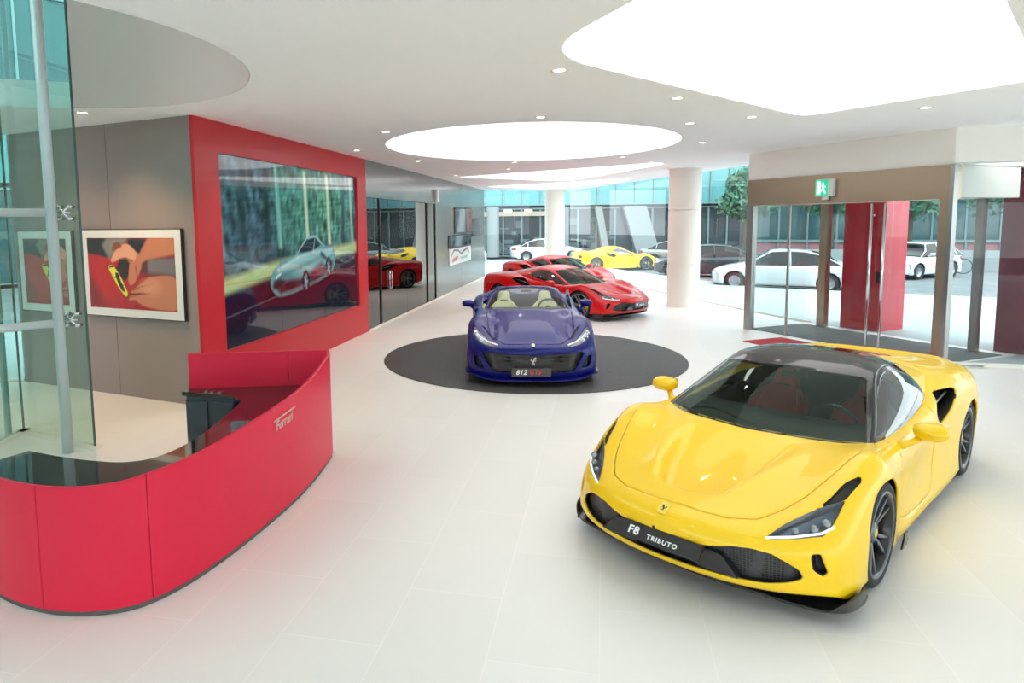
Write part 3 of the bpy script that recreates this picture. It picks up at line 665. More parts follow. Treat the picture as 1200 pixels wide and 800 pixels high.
def facade(A, B, bands, npan, name, label, extra=None, depth=6):
    """bands: (z0, z1, material, inset)"""
    M, L = frame2(A, B); r = empty(name, (0, 0, 0), 0, label, 'building')
    zt = max(b[1] for b in bands)
    MB().box(-.1, .6, 0, L+.1, depth, zt+.4, M).build('wall', CONC, r)
    for z0, z1, m, ins in bands:
        MB().box(0, ins, z0, L, .6, z1, M).build('glass_band', m, r)
        mm = MB()
        for i in range(npan+1):
            mm.box(L*i/npan-.05, ins-.09, z0, L*i/npan+.05, ins+.02, z1, M)
        mm.box(0, ins-.1, z1-.1, L, ins+.02, z1, M).box(0, ins-.1, z0, L, ins+.02, z0+.06, M); mm.build('mullion_grid', MULL, r)
    if extra: extra(M, L, r)
    return r
def shop(M, L, r):
    for s in (3.1, 7.4): MB().lathe([(.42, 0), (.42, 3.4)], 32, M @ Matrix.Translation((s, -.6, 0))).build('column', CONC, r)
    MB().box(0, -.7, 2.75, 7.2, -.45, 3.05, M).build('canopy_beam', mat('canopy_cream', (160, 152, 136), .6), r)
    for s, c in ((1.4, 0), (3.9, 0), (5.3, 0)): MB().box(s, .0, 3.05, s+.55, .05, 3.22, M).build('shop_lamp', mat('lamp_glow', (255, 240, 230), .5, emit=(255, 235, 220), es=2), r)
    # raking white piers
    for s0, s1, w_ in ((12.9, 11.9, 1.55), (10.6, 10.0, .45)):
        MB().prism([(s1, 3.35), (s1+w_, 3.35), (s0+w_, 0), (s0, 0)], -.75, -.25, M @ Matrix(((1, 0, 0, 0), (0, 0, 1, 0), (0, 1, 0, 0), (0, 0, 0, 1)))).build('raking_pier', CONC, r)
    MB().box(7.7, -.3, 0, 8.3, .0, 3.35, M).build('pier', CONC, r)
    rr = random.Random(3)
    for i in range(46):
        s = rr.uniform(.3, 11.5); z = rr.uniform(.1, 2.4); MB().box(s, .0, z, s+rr.uniform(.15, .7), .05, z+rr.uniform(.08, .5), M).build('window_display', mat('shop_goods', (84, 100, 106), .4), r)
facade((-10.5, 44.3), (9.5, 48.6), [(0, 3.3, DARKSHOP, .05), (3.45, 7.2, TEAL2, -.3), (7.3, 11, TEAL, -.3)], 16, 'shop_building', 'pale teal glass building across the road with a dark shopfront and raking white piers', shop)
facade((9.9, 48.7), (40, 42), [(0, .9, mat('pink_wall', (160, 112, 118), .7), -.2), (.9, 4.2, TEALD, .0), (4.3, 7.6, TEAL, -.2), (7.7, 11, TEALD, -.2)], 18, 'office_building', 'dark teal office building behind the parked cars on the right')
facade((-60, -30), (-22, 26), [(0, 4, TEALD, 0), (4.2, 8, TEAL, 0), (8.2, 12, TEALD, 0), (12.2, 16, TEAL, 0), (16.2, 20, TEALD, 0)], 22, 'glass_tower', 'tall green glass building seen through the lobby glass at upper left')
# red pillars outside the entrance
RP = mat('red_pillar', (196, 26, 48), .3, 0, .3)
M, L = frame2(E1, E2)
o = MB().box(-.42, -.42, -.0, .42, .42, 3.9).build('red_pillar', RP); o.location = (5.66, 15.66, -.004); o.rotation_euler = (0, 0, math.radians(39.3)); tag(o, 'glossy red square pillar outside, seen through the entrance doors', 'pillar')
o = MB().box(-.5, -.5, -.0, .5, .5, 3.9).build('red_pillar', mat('maroon_pillar', (110, 34, 52), .25, 0, .4)); o.location = (7.45, 13.15, -.004); o.rotation_euler = (0, 0, math.radians(39.3)); tag(o, 'dark maroon square pillar outside behind the right-hand glass', 'pillar')
# low wall and hedges across the road
o = MB().box(0, 0, 0, 22, .35, .95).build('low_wall', CONC); o.location = (9.5, 36.5, -.16); o.rotation_euler = (0, 0, -.22); tag(o, 'long low pale wall across the road on the right', 'wall')

LEAF = noise_color(mat('foliage', (92, 140, 110), .8), (40, 84, 66), (92, 140, 108), ns=2.5)
BARK = mat('bark', (96, 88, 78), .9)
def tree(x, y, h, r, seed, label):
    rr = random.Random(seed); t = empty('street_tree', (x, y, -.16), 0, label, 'tree', 'street trees across the road')
    MB().tube([(0, 0, 0), (.06, .03, h*.4), (0, .1, h*.8)], [.16, .12, .05], 10).build('trunk', BARK, t)
    v = []; f = []
    for i in range(1500):
        a = rr.uniform(0, 2*PI); c = rr.uniform(-1, 1); q = r*rr.uniform(.45, 1)**.5*(1+.25*math.sin(3*a+seed)+.2*math.sin(5*c+seed)); s_ = math.sqrt(1-c*c)
        p = Vector((q*s_*math.cos(a), q*s_*math.sin(a), h*.72+q*c*.95)); e1 = Vector((rr.gauss(0, 1), rr.gauss(0, 1), rr.gauss(0, 1))).normalized(); e2 = e1.orthogonal().normalized(); k = rr.uniform(.10, .22)
        n = len(v); v += [p-e1*k, p+e2*k*.6, p+e1*k, p-e2*k*.6]; f.append((n, n+1, n+2, n+3))
    mb = MB(); mb.add(v, f); mb.build('foliage', LEAF, t)
for i, (x, y, h, r, lb) in enumerate([(8.0, 41, 5.2, 1.4, 'leafy street tree just right of the white column'), (12.4, 40.5, 5.6, 1.4, 'leafy street tree behind the left entrance door'), (16.0, 39.8, 6.0, 1.7, 'leafy street tree behind the red pillar'), (20.2, 39, 6.2, 1.8, 'leafy street tree behind the white hatchback'), (24.6, 38, 5.8, 1.8, 'leafy street tree behind the right-hand glass')]):
    tree(x, y, h, r, i+3, lb)
# ------------------------------------------------------------------ car surface kit
def nspline(P, sub):
    """natural cubic spline through rows P (n, ...), sub samples per span"""
    P = np.asarray(P, float); n = len(P); sh = P.shape[1:]; Q = P.reshape(n, -1)
    A = np.zeros((n, n)); B = np.zeros((n, Q.shape[1])); A[0, 0] = 2; A[0, 1] = 1; B[0] = 3*(Q[1]-Q[0]); A[-1, -1] = 2; A[-1, -2] = 1; B[-1] = 3*(Q[-1]-Q[-2])
    for i in range(1, n-1): A[i, i-1] = 1; A[i, i] = 4; A[i, i+1] = 1; B[i] = 3*(Q[i+1]-Q[i-1])
    D = np.linalg.solve(A, B); cr_ = np.zeros_like(Q); cr_[1:-1] = (Q[2:]-Q[:-2])/2; cr_[0] = Q[1]-Q[0]; cr_[-1] = Q[-1]-Q[-2]
    D = .55*D+.45*cr_
    out = []
    for i in range(n-1):
        for k in range(sub):
            t = k/sub; out.append(Q[i]*(2*t**3-3*t*t+1)+D[i]*(t**3-2*t*t+t)+Q[i+1]*(-2*t**3+3*t*t)+D[i+1]*(t**3-t*t))
    out.append(Q[-1]); return np.array(out).reshape((-1,)+sh)
class Patch:
    def __init__(s, V, F, U=None): s.V = np.asarray(V, float).reshape(-1, 3); s.F = F; s.U = U if U is not None else np.zeros((len(s.V), 2))
    def compact(s):
        used = sorted({i for f in s.F for i in f}); mp = {a: b for b, a in enumerate(used)}
        return Patch(s.V[used], [tuple(mp[i] for i in f) for f in s.F], s.U[used])
def grid_patch(net, sr, sk, mirror=True):
    net = np.array(net, float)
    if mirror:
        m = net[:, :0:-1].copy(); m[..., 1] *= -1; net = np.concatenate([m, net], 1)
    G = nspline(net, sr); G = np.swapaxes(nspline(np.swapaxes(G, 0, 1), sk), 0, 1)
    R, K = G.shape[:2]; nk = net.shape[1]
    u = np.linspace(-(nk-1)/2, (nk-1)/2, K) if mirror else np.linspace(0, nk-1, K); v = np.linspace(0, len(net)-1, R)
    U = np.stack(np.meshgrid(u, v), -1).reshape(-1, 2)
    F = [(r*K+k, r*K+k+1, (r+1)*K+k+1, (r+1)*K+k) for r in range(R-1) for k in range(K-1)]
    return Patch(G.reshape(-1, 3), F, U), (R, K)
def clip(p, s):
    """split patch by values s per vertex -> (s<0 part, s>=0 part)"""
    s = np.where(np.abs(s) < 1e-7, 1e-7, s); V = [v for v in p.V]; U = [v for v in p.U]; cut = {}
    def edge(a, b):
        k = (a, b) if a < b else (b, a)
        if k not in cut:
            t = s[k[0]]/(s[k[0]]-s[k[1]]); V.append(p.V[k[0]]*(1-t)+p.V[k[1]]*t); U.append(p.U[k[0]]*(1-t)+p.U[k[1]]*t); cut[k] = len(V)-1
        return cut[k]
    neg = s < 0; I = []; O_ = []
    for f in p.F:
        c = sum(neg[i] for i in f)
        if c == len(f): I.append(f)
        elif c == 0: O_.append(f)
        else:
            a = []; b = []; n = len(f)
            for i in range(n):
                x, y = f[i], f[(i+1) % n]
                (a if neg[x] else b).append(x)
                if neg[x] != neg[y]: e = edge(x, y); a.append(e); b.append(e)
            if len(a) > 2: I.append(tuple(a))
            if len(b) > 2: O_.append(tuple(b))
    V = np.array(V); U = np.array(U)
    return Patch(V, I, U).compact(), Patch(V, O_, U).compact()
def sd(p, poly, ax, ay, absy=True, cond=None):
    X = p.V[:, ax]; Y = p.V[:, ay]
    if absy:
        if ax == 1: X = np.abs(X)
        if ay == 1: Y = np.abs(Y)
    d = poly_sd(poly, X, Y)
    if cond is not None: d = np.where(cond(p.V), d, np.maximum(d, .02)+.02)
    return d
def pmesh(name, parts):
    V = []; F = []; n = 0
    for q in (parts if isinstance(parts, list) else [parts]):
        V += [tuple(v) for v in q.V]; F += [tuple(i+n for i in f) for f in q.F]; n = len(V)
    me = bpy.data.meshes.new(name); me.from_pydata(V, [], F); me.polygons.foreach_set('use_smooth', [True]*len(F)); me.update(); return me
def pobj(name, parts, m, parent, thick=0, off=-1):
    o = link(name, pmesh(name, parts), m, parent)
    if thick:
        s = o.modifiers.new('solid', 'SOLIDIFY'); s.thickness = thick; s.offset = off
    return o
def rim(p, vec, only=None):
    """walls from the patch boundary along vec"""
    cnt = {}
    for f in p.F:
        for i in range(len(f)):
            a, b = f[i], f[(i+1) % len(f)]; k = (min(a, b), max(a, b)); cnt.setdefault(k, []).append((a, b))
    V = []; F = []
    for k, e in cnt.items():
        if len(e) == 1:
            a, b = e[0]
            if only is not None and not (only(p.V[a]) and only(p.V[b])): continue
            n = len(V); w = vec(p.V[a]) if callable(vec) else np.array(vec); w2 = vec(p.V[b]) if callable(vec) else w
            V += [p.V[a], p.V[b], p.V[b]+w2, p.V[a]+w]; F.append((n, n+3, n+2, n+1))
    return Patch(V, F)
def moved(p, vec):
    w = np.array([vec(v) for v in p.V]) if callable(vec) else np.array(vec)
    return Patch(p.V+w, p.F, p.U)
def halves(p):
    a, b = clip(p, p.V[:, 1].copy()); return b, a       # left (+y), right (-y)
def sstep(a, b, x):
    t = np.clip((x-a)/(b-a), 0, 1); return t*t*(3-2*t)

# ------------------------------------------------------------------ wheels
def make_wheel(name, r, rr, width, side, parent, x, y, ribs, rimmat, m_cal, style='y'):
    """axis along y, outer face at +y*side"""
    wh = empty(name, (x, y, r)); wh.parent = parent
    if side < 0: wh.rotation_euler = (0, 0, PI)
    Ry = Matrix.Rotation(-PI/2, 4, 'X')       # lathe z -> +y
    w2 = width/2
    prof = [(rr, -w2+.01), (rr+.02, -w2+.002), (r-.03, -w2+.0), (r-.008, -w2+.018), (r, -w2+.04), (r, -.03), (r-.006, -.028), (r-.006, -.02), (r, -.018), (r, .018), (r-.006, .02), (r-.006, .028), (r, .03), (r, w2-.04), (r-.008, w2-.018), (r-.03, w2), (rr+.02, w2-.002), (rr, w2-.01), (rr-.01, w2-.03), (rr-.01, -w2+.03)]
    MB().lathe(prof, 56, Ry, True).build('tyre', RUBBER, wh)
    MB().lathe([(rr+.002, w2-.012), (rr-.012, w2-.006), (rr-.022, w2-.02), (rr-.03, w2-.06), (rr-.045, -w2+.02), (rr-.01, -w2+.01)], 56, Ry).build('rim', CARBON, wh)
    MB().lathe([(rr+.004, w2-.012), (rr+.002, w2-.004), (rr-.008, w2-.004), (rr-.012, w2-.012)], 56, Ry).build('rim_lip', rimmat, wh)
    MB().lathe([(0, -.03), (rr*.78, -.03), (rr*.78, -.005), (0, -.005)], 40, Ry).build('brake_disc', DISC, wh)
    cal = MB(); n = 8
    for i in range(n):
        a0 = 2.5+i*.16; a1 = a0+.16
        cal.prism([(math.cos(a0)*rr*.5, math.sin(a0)*rr*.5), (math.cos(a0)*rr*.84, math.sin(a0)*rr*.84), (math.cos(a1)*rr*.84, math.sin(a1)*rr*.84), (math.cos(a1)*rr*.5, math.sin(a1)*rr*.5)], -.045, .03, Ry)
    cal.build('brake_caliper', m_cal, wh)
    for k in range(ribs):
        sp = MB(); base = 2*PI*k/ribs
        for sgn in (-1, 1):
            da = .21 if style == 'y' else .0
            if style != 'y' and sgn < 0: continue
            P = [(.045, base+sgn*.25 if style == 'y' else base, w2-.062), (rr*.45, base+sgn*da*.75, w2-.045), (rr*.97, base+sgn*da, w2-.022)]
            for (r0, b0, z0), (r1, b1, z1) in zip(P[:-1], P[1:]):
                h0 = (.018 if style == 'y' else .028); h1 = (.012 if style == 'y' else .022)
                c0, s0, c1, s1 = math.cos(b0), math.sin(b0), math.cos(b1), math.sin(b1)
                v = []
                for (rr_, c, s_, z, h) in ((r0, c0, s0, z0, h0), (r1, c1, s1, z1, h1)):
                    for dt, dz in ((-h, -.03), (-h*.7, 0), (h*.7, 0), (h, -.03)): v.append(Ry @ Vector((rr_*c-dt*s_, rr_*s_+dt*c, z+dz)))
                sp.add(v, [(0, 1, 5, 4), (1, 2, 6, 5), (2, 3, 7, 6), (3, 0, 4, 7), (0, 3, 2, 1), (4, 5, 6, 7)])
        sp.build('spoke', rimmat, wh, .002)
    MB().lathe([(.0, w2-.04), (.055, w2-.042), (.07, w2-.06), (.07, -.02)], 24, Ry).build('hub', rimmat, wh)
    MB().lathe([(.0, w2-.036), (.026, w2-.037), (.027, w2-.05)], 20, Ry).build('hub_cap', BADGE if rimmat is not RIMBRIGHT else SATINBLACK, wh)
    return wh

def make_seat(parent, x, y, m, m2, h=.60, z0=.22, back_lean=.32):
    s = empty('seat', (x, y, z0)); s.parent = parent
    def loft(rows, name, mm):
        V = []; F = []; k = 12
        for (cx, cz, wd, th, ax) in rows:
            for i in range(k):
                a = 2*PI*i/k; c, q = math.cos(a), math.sin(a)
                yy = wd*np.sign(c)*abs(c)**.6; tt = th*np.sign(q)*abs(q)**.6
                V.append((cx+tt*math.cos(ax), yy, cz+tt*math.sin(ax)))
        n = len(rows)
        for r in range(n-1):
            for i in range(k): F.append((r*k+i, r*k+(i+1) % k, (r+1)*k+(i+1) % k, (r+1)*k+i))
        F.append(tuple(range(k-1, -1, -1))); F.append(tuple(range((n-1)*k, n*k)))
        mb = MB(); mb.add(V, F, True); return mb.build(name, mm, s)
    loft([(.24, .02, .18, .02, 1.5), (.22, .06, .24, .07, 1.4), (0, .05, .25, .08, 1.5), (-.22, .04, .22, .09, 1.4)], 'cushion', m)
    bx_ = lambda t: -.22-back_lean*t
    rows = [(bx_(0), .04, .20, .07, .3), (bx_(.18), .16, .26, .08, .3), (bx_(.5), .32, .255, .075, .3), (bx_(.75), .44, .22, .06, .3), (bx_(.9), .50, .15, .05, .3), (bx_(1.0), .56, .115, .05, .3), (bx_(1.15), .66, .105, .04, .3), (bx_(1.2), .69, .07, .02, .3)]
    loft(rows, 'backrest', m)
    for sg in (-1, 1):
        mb = MB(); mb.tube([(bx_(.0)+.10, sg*.21, .08), (bx_(.3)+.10, sg*.235, .24), (bx_(.6)+.07, sg*.21, .40), (bx_(.85)+.03, sg*.14, .50)], [.03, .045, .04, .02], 10); mb.build('bolster', m2, s)
    mb = MB().box(-.03, -.07, -.008, .0, .07, .012, Matrix.Translation((bx_(.95)+.055, 0, .53))); mb.build('head_slot', SATINBLACK, s)
    return s
def make_wheel_steer(parent, x, y, z, tilt=.45, m=None):
    st = empty('steering_wheel', (x, y, z)); st.parent = parent; st.rotation_euler = (0, tilt-PI/2+PI, 0)
    st.rotation_euler = (0, -PI/2+tilt, 0)
    mb = MB(); pts = []; N = 36
    for i in range(N+1):
        a = 2*PI*i/N; r = .175; px, py = r*math.cos(a), r*math.sin(a); px = max(px, -.13) if False else px
        pts.append((px, py, 0))
    mb.tube(pts, .016, 10, False).build('rim', m or DASH, st)
    mb = MB()
    for a in (0+PI, PI/2, -PI/2): mb.tube([(0, 0, -.01), (.17*math.cos(a), .17*math.sin(a), 0)], [.03, .014], 8)
    mb.lathe([(0, .02), (.05, .015), (.06, -.03), (0, -.04)], 20).build('hub', DASH, st)
    MB().lathe([(0, .024), (.02, .022), (.02, .01)], 16).build('emblem', BADGE, st)
    mb = MB().tube([(.172, -.05, .016), (.178, 0, .017), (.172, .05, .016)], .006, 6); mb.build('shift_lights', WHITETXT, st)
    return st
def make_mirror(parent, side, P, root, m, scale=1.0):
    """P = head centre, root = attachment on the door/fender"""
    mr = empty('door_mirror', (0, 0, 0)); mr.parent = parent
    V = []; F = []; K = 14; rows = [(-.075, .02), (-.07, .75), (-.045, .95), (0, 1.0), (.05, .9), (.085, .62), (.10, .05)]
    for dx, q in rows:
        for i in range(K):
            a = 2*PI*i/K; c, s_ = math.cos(a), math.sin(a)
            V.append((P[0]+dx*scale, side*(P[1]+.115*q*scale*np.sign(c)*abs(c)**.75), P[2]+.062*q*scale*np.sign(s_)*abs(s_)**.8))
    for r in range(len(rows)-1):
        for i in range(K): F.append((r*K+i, r*K+(i+1) % K, (r+1)*K+(i+1) % K, (r+1)*K+i))
    mb = MB(); mb.add(V, F, True); mb.build('mirror_housing', m, mr)
    MB().box(-.006, -.085, -.045, .0, .085, .045, Matrix.Translation((P[0]-.074*scale, side*P[1], P[2]))).build('mirror_glass', CHROME, mr, .004)
    mb = MB(); a = Vector((root[0], side*root[1], root[2])); b = Vector((P[0]+.01, side*(P[1]-.05), P[2]-.045))
    mb.tube([a, a.lerp(b, .5)+Vector((0, 0, -.01)), b], [.035, .022, .026], 10).build('mirror_arm', m, mr)
    return mr
def horse(mb, M, s, z=.002):
    """small rearing-horse mark as raised shapes"""
    for pts in ([(-.1, -.1), (.02, -.16), (.16, .10), (.22, .30), (.10, .34), (.0, .18)], [(.1, .3), (.22, .28), (.34, .38), (.30, .46), (.18, .46), (.08, .38)], [(.08, .16), (.3, .22), (.28, .27), (.06, .24)], [(.04, .06), (.26, .02), (.30, .09), (.10, .14)], [(-.12, -.08), (.0, -.14), (-.02, -.42), (-.12, -.44), (-.06, -.28)], [(-.0, -.12), (.1, -.14), (.2, -.36), (.12, -.38)], [(-.12, -.02), (-.3, .1), (-.28, .34), (-.18, .36), (-.22, .14), (-.08, .08)]):
        mb.prism([(a*s, b*s) for a, b in pts], 0, z, M)
    return mb
def surf_frame(p, x, y, ax=(1, 0)):
    """frame on the patch near plan point (x, y): z = normal"""
    d = (p.V[:, 0]-x)**2+(p.V[:, 1]-y)**2; i = int(np.argmin(d)); return p.V[i]
# ------------------------------------------------------------------ mid-engined coupe (yellow / red)
def build_coupe():
    car = empty('sports_car', (0, 0, 0))
    net = [
     [(2.34,0,.196),(2.33,.22,.196),(2.285,.45,.196),(2.195,.65,.193),(2.075,.80,.185),(1.98,.88,.17),(1.90,.92,.14),(1.83,.94,.14),(1.76,.95,.13)],
     [(2.378,0,.235),(2.365,.22,.235),(2.318,.45,.235),(2.228,.65,.232),(2.10,.81,.222),(2.00,.895,.20),(1.91,.93,.19),(1.82,.948,.17),(1.745,.952,.145)],
     [(2.405,0,.34),(2.39,.22,.34),(2.335,.45,.335),(2.235,.65,.335),(2.10,.81,.33),(1.99,.90,.31),(1.89,.94,.29),(1.80,.957,.24),(1.73,.955,.16)],
     [(2.425,0,.445),(2.405,.22,.445),(2.345,.45,.445),(2.235,.65,.445),(2.08,.81,.44),(1.955,.90,.425),(1.85,.943,.40),(1.77,.962,.32),(1.70,.957,.165)],
     [(2.385,0,.53),(2.355,.22,.53),(2.28,.45,.528),(2.15,.655,.53),(1.99,.81,.54),(1.865,.895,.54),(1.77,.945,.49),(1.71,.967,.37),(1.66,.96,.165)],
     [(2.22,0,.582),(2.19,.22,.585),(2.10,.45,.592),(1.94,.655,.635),(1.79,.80,.685),(1.67,.89,.69),(1.585,.952,.605),(1.56,.975,.41),(1.55,.96,.16)],
     [(1.96,0,.632),(1.94,.22,.645),(1.84,.44,.665),(1.68,.63,.722),(1.54,.785,.792),(1.46,.885,.79),(1.41,.96,.69),(1.38,.985,.45),(1.38,.965,.16)],
     [(1.62,0,.705),(1.60,.22,.72),(1.52,.43,.735),(1.41,.62,.785),(1.33,.775,.842),(1.28,.89,.828),(1.25,.967,.71),(1.24,.987,.46),(1.24,.965,.16)],
     [(1.32,0,.765),(1.31,.22,.772),(1.26,.42,.78),(1.18,.61,.803),(1.10,.765,.822),(1.07,.875,.795),(1.05,.947,.68),(1.05,.965,.45),(1.05,.955,.15)],
     [(1.13,0,.80),(1.12,.25,.80),(1.06,.48,.795),(.97,.66,.79),(.88,.79,.795),(.85,.88,.765),(.84,.93,.655),(.85,.93,.42),(.85,.93,.13)],
     [(.60,0,.80),(.60,.25,.80),(.58,.48,.795),(.54,.68,.795),(.50,.80,.80),(.50,.875,.765),(.50,.915,.65),(.50,.90,.42),(.50,.93,.12)],
     [(.10,0,.80),(.10,.25,.80),(.06,.48,.80),(.02,.68,.815),(0,.80,.835),(0,.875,.80),(0,.915,.68),(0,.885,.42),(0,.94,.12)],
     [(-.45,0,.95),(-.45,.25,.95),(-.45,.48,.92),(-.45,.66,.90),(-.45,.79,.895),(-.45,.885,.85),(-.45,.935,.72),(-.45,.915,.43),(-.45,.955,.12)],
     [(-.85,0,1.095),(-.85,.25,1.085),(-.85,.45,1.05),(-.85,.63,.995),(-.85,.795,.955),(-.85,.91,.89),(-.85,.965,.74),(-.85,.955,.45),(-.85,.965,.13)],
     [(-1.30,0,1.045),(-1.30,.25,1.035),(-1.30,.46,1.01),(-1.30,.65,.98),(-1.30,.815,.965),(-1.30,.935,.895),(-1.30,.985,.75),(-1.30,.99,.48),(-1.30,.97,.16)],
     [(-1.70,0,.975),(-1.70,.25,.97),(-1.70,.46,.96),(-1.70,.64,.95),(-1.70,.80,.94),(-1.70,.91,.87),(-1.70,.965,.73),(-1.70,.975,.48),(-1.70,.955,.18)],
     [(-2.0,0,.935),(-2.0,.24,.935),(-2.0,.45,.935),(-1.99,.62,.93),(-1.97,.76,.905),(-1.95,.865,.84),(-1.93,.92,.70),(-1.92,.93,.48),(-1.91,.91,.22)],
     [(-2.16,0,.935),(-2.16,.23,.935),(-2.15,.44,.93),(-2.12,.60,.915),(-2.07,.73,.87),(-2.03,.825,.80),(-2.0,.88,.67),(-1.98,.90,.48),(-1.97,.885,.26)],
     [(-2.13,0,.80),(-2.13,.22,.80),(-2.12,.42,.80),(-2.10,.58,.78),(-2.07,.69,.74),(-2.04,.77,.68),(-2.02,.83,.60),(-2.0,.86,.46),(-1.99,.86,.30)],
     [(-2.15,0,.52),(-2.15,.20,.52),(-2.14,.40,.52),(-2.12,.54,.51),(-2.09,.64,.50),(-2.06,.72,.48),(-2.04,.78,.44),(-2.02,.81,.38),(-2.01,.82,.32)],
     [(-2.10,0,.30),(-2.10,.20,.30),(-2.09,.38,.30),(-2.08,.52,.30),(-2.06,.61,.30),(-2.04,.69,.30),(-2.03,.74,.31),(-2.02,.78,.31),(-2.01,.80,.31)],
    ]
    p, _ = grid_patch(net, 9, 7)
    V = p.V; ay = np.abs(V[:, 1]); top = V[:, 2] > .5
    # aero duct basin in the bonnet: steep step at its front edge, running out towards the windscreen
    xf = 2.11; hw = .23+.16*sstep(2.05, 1.4, V[:, 0])
    dsd = poly_sd([(2.11, -.5), (2.11, .13), (2.05, .235), (1.80, .33), (1.4, .40), (.9, .42), (.9, -.5)], V[:, 0], ay)
    m_ = sstep(0, .075, -dsd)*(1-sstep(.35, .95, 2.1-V[:, 0]))*top
    V[:, 2] -= .085*m_
    # soft ridges beside the basin and a crisp fender crown
    V[:, 2] += .018*np.exp(-((ay-hw-.06)/.07)**2)*sstep(0, .2, xf-V[:, 0])*(1-sstep(.5, .95, xf-V[:, 0]))*top
    # nose channel corners
    side = (V[:, 2] > .2)
    # ---- openings
    for cx, rr_ in ((1.325, .362), (-1.325, .372)):
        s = np.hypot(p.V[:, 0]-cx, p.V[:, 2]-.345)-rr_; s = np.where(np.abs(p.V[:, 1]) > .5, s, 1); s = np.where(p.V[:, 2] < 1.0, s, 1)
        _, p = clip(p, s)
    cabin = [(1.14,0),(1.10,.30),(1.02,.52),(.89,.73),(.5,.755),(0,.76),(-.40,.70),(-.58,.48),(-.62,0)]
    s = sd(p, cabin+[(-.8, -.1), (1.09, -.1)], 0, 1, True, lambda V: V[:, 2] > .7); _, p = clip(p, s)
    # grille opening in the nose
    gp = [(-.1, .242), (.3, .243), (.60, .250), (.71, .272), (.765, .30), (.745, .35), (.69, .395), (.62, .44), (.53, .457), (.43, .452), (.34, .43), (.26, .417), (-.1, .412)]
    gfront = lambda V: (V[:, 0] > 1.95)
    g, p = clip(p, sd(p, gp, 1, 2, True, gfront))
    deep = lambda v: np.array([-.07, 0, 0])
    gw = rim(g, deep)
    gi = moved(g, (-.065, 0, 0))
    pobj('grille', gi, GRILLE, car); pobj('grille_surround', gw, SATINBLACK, car)
    # small corner vents
    vp = [(.785, .44), (.825, .442), (.862, .335), (.845, .312), (.80, .35)]
    g, p = clip(p, sd(p, vp, 1, 2, True, lambda V: V[:, 0] > 1.75))
    for q in halves(g): pobj('corner_vent', [moved(q, (-.06, -0.0, 0)), rim(q, (-.07, 0, 0))], SATINBLACK, car)
    # headlights (plan outline) and the black vents above them
    up_ = lambda V: V[:, 2] > .40
    lens = [(2.255, .568), (2.09, .636), (1.97, .705), (1.86, .78), (1.80, .826), (1.75, .855), (1.89, .845), (2.0, .82), (2.12, .718)]
    lp, p = clip(p, sd(p, lens, 0, 1, True, up_))
    vent = [(1.97, .705), (1.86, .78), (1.80, .826), (1.75, .855), (1.56, .888), (1.545, .868), (1.66, .815), (1.80, .785), (1.88, .755)]
    vn, p = clip(p, sd(p, vent, 0, 1, True, up_))
    for q in halves(vn): pobj('headlight_vent', [moved(q, (-.0, 0, -.022)), rim(q, (0, 0, -.03))], SATINBLACK, car)
    for sgn, q in zip((1, -1), halves(lp)):
        hl = pobj('headlight', [moved(q, (0, 0, -.05)), rim(q, (0, 0, -.055))], mat('lamp_bowl', (104, 114, 130), .3, .6), car)
        pobj('lens', q, LENS, hl)
        for (x, y, z, r) in ((2.0, .765, .515, .020), (1.94, .81, .545, .020), (2.08, .69, .505, .016)):
            MB().lathe([(0, .02), (r, .025), (r*1.15, .0), (r*.6, -.02)], 16, Matrix.Translation((x, sgn*y, z+.03)) @ Matrix.Rotation(.9, 4, 'Y')).build('bulb', SILVER, hl)
        MB().tube([(2.235, sgn*.582, .515), (2.12, sgn*.70, .520), (2.0, sgn*.808, .537), (1.93, sgn*.848, .565)], .0075, 8).build('running_light', mat('drl', (235, 240, 245), .3, emit=(255, 255, 255), es=.5), hl)
    # side air intakes behind the doors
    ip = catmull([(-.56, .905), (-.42, .85), (-.29, .785), (-.30, .725), (-.40, .69), (-.60, .735), (-.80, .82), (-.90, .885), (-.80, .905)], 3)
    sidec = lambda V: np.abs(V[:, 1]) > .75
    g, p = clip(p, sd(p, ip, 0, 2, True, sidec))
    inward = lambda v: np.array([-.10, -math.copysign(.13, v[1]), 0])
    for sgn, q in zip((1, -1), halves(g)):
        a = pobj('side_intake', [moved(q, inward), rim(q, inward)], SATINBLACK, car)
        MB().tube([(-.34, sgn*.87, .77), (-.55, sgn*.85, .81), (-.80, sgn*.87, .86)], .009, 8).build('intake_fin', SILVER, a)
    # headlight height reference etc. done: split bonnet, doors, fuel lid with fine gaps
    hood = [(2.278, 0), (2.27, .2), (2.245, .34), (2.16, .49), (2.07, .555), (1.93, .63), (1.81, .675), (1.56, .748), (1.35, .795), (1.15, .812), (.98, .808), (.80, .74), (.80, -.1), (2.315, -.1)]
    s = sd(p, hood, 0, 1, True, lambda V: (V[:, 2] > .45) & (V[:, 0] > .75))
    hd, p = clip(p, s-.0025)
    gap, hd = clip(hd, -(sd(hd, hood, 0, 1, True, lambda V: V[:, 0] > .75)+.0025))
    pobj('bonnet', hd, YELLOW, car, .012)
    gaps = [moved(gap, (0, 0, -.006))]
    door = catmull([(.78, .70), (.80, .50), (.72, .26), (.30, .19), (-.12, .20), (-.24, .32), (-.27, .50), (-.26, .66), (-.24, .80), (-.16, .885), (.1, .865), (.5, .82), (.74, .80)], 5)
    sc = lambda V: (np.abs(V[:, 1]) > .72)
    dr, p = clip(p, sd(p, door, 0, 2, True, sc)-.0025)
    gap, dr = clip(dr, -(sd(dr, door, 0, 2, True, sc)+.0025))
    gaps.append(moved(gap, lambda v: np.array([0, -math.copysign(.006, v[1]), 0])))
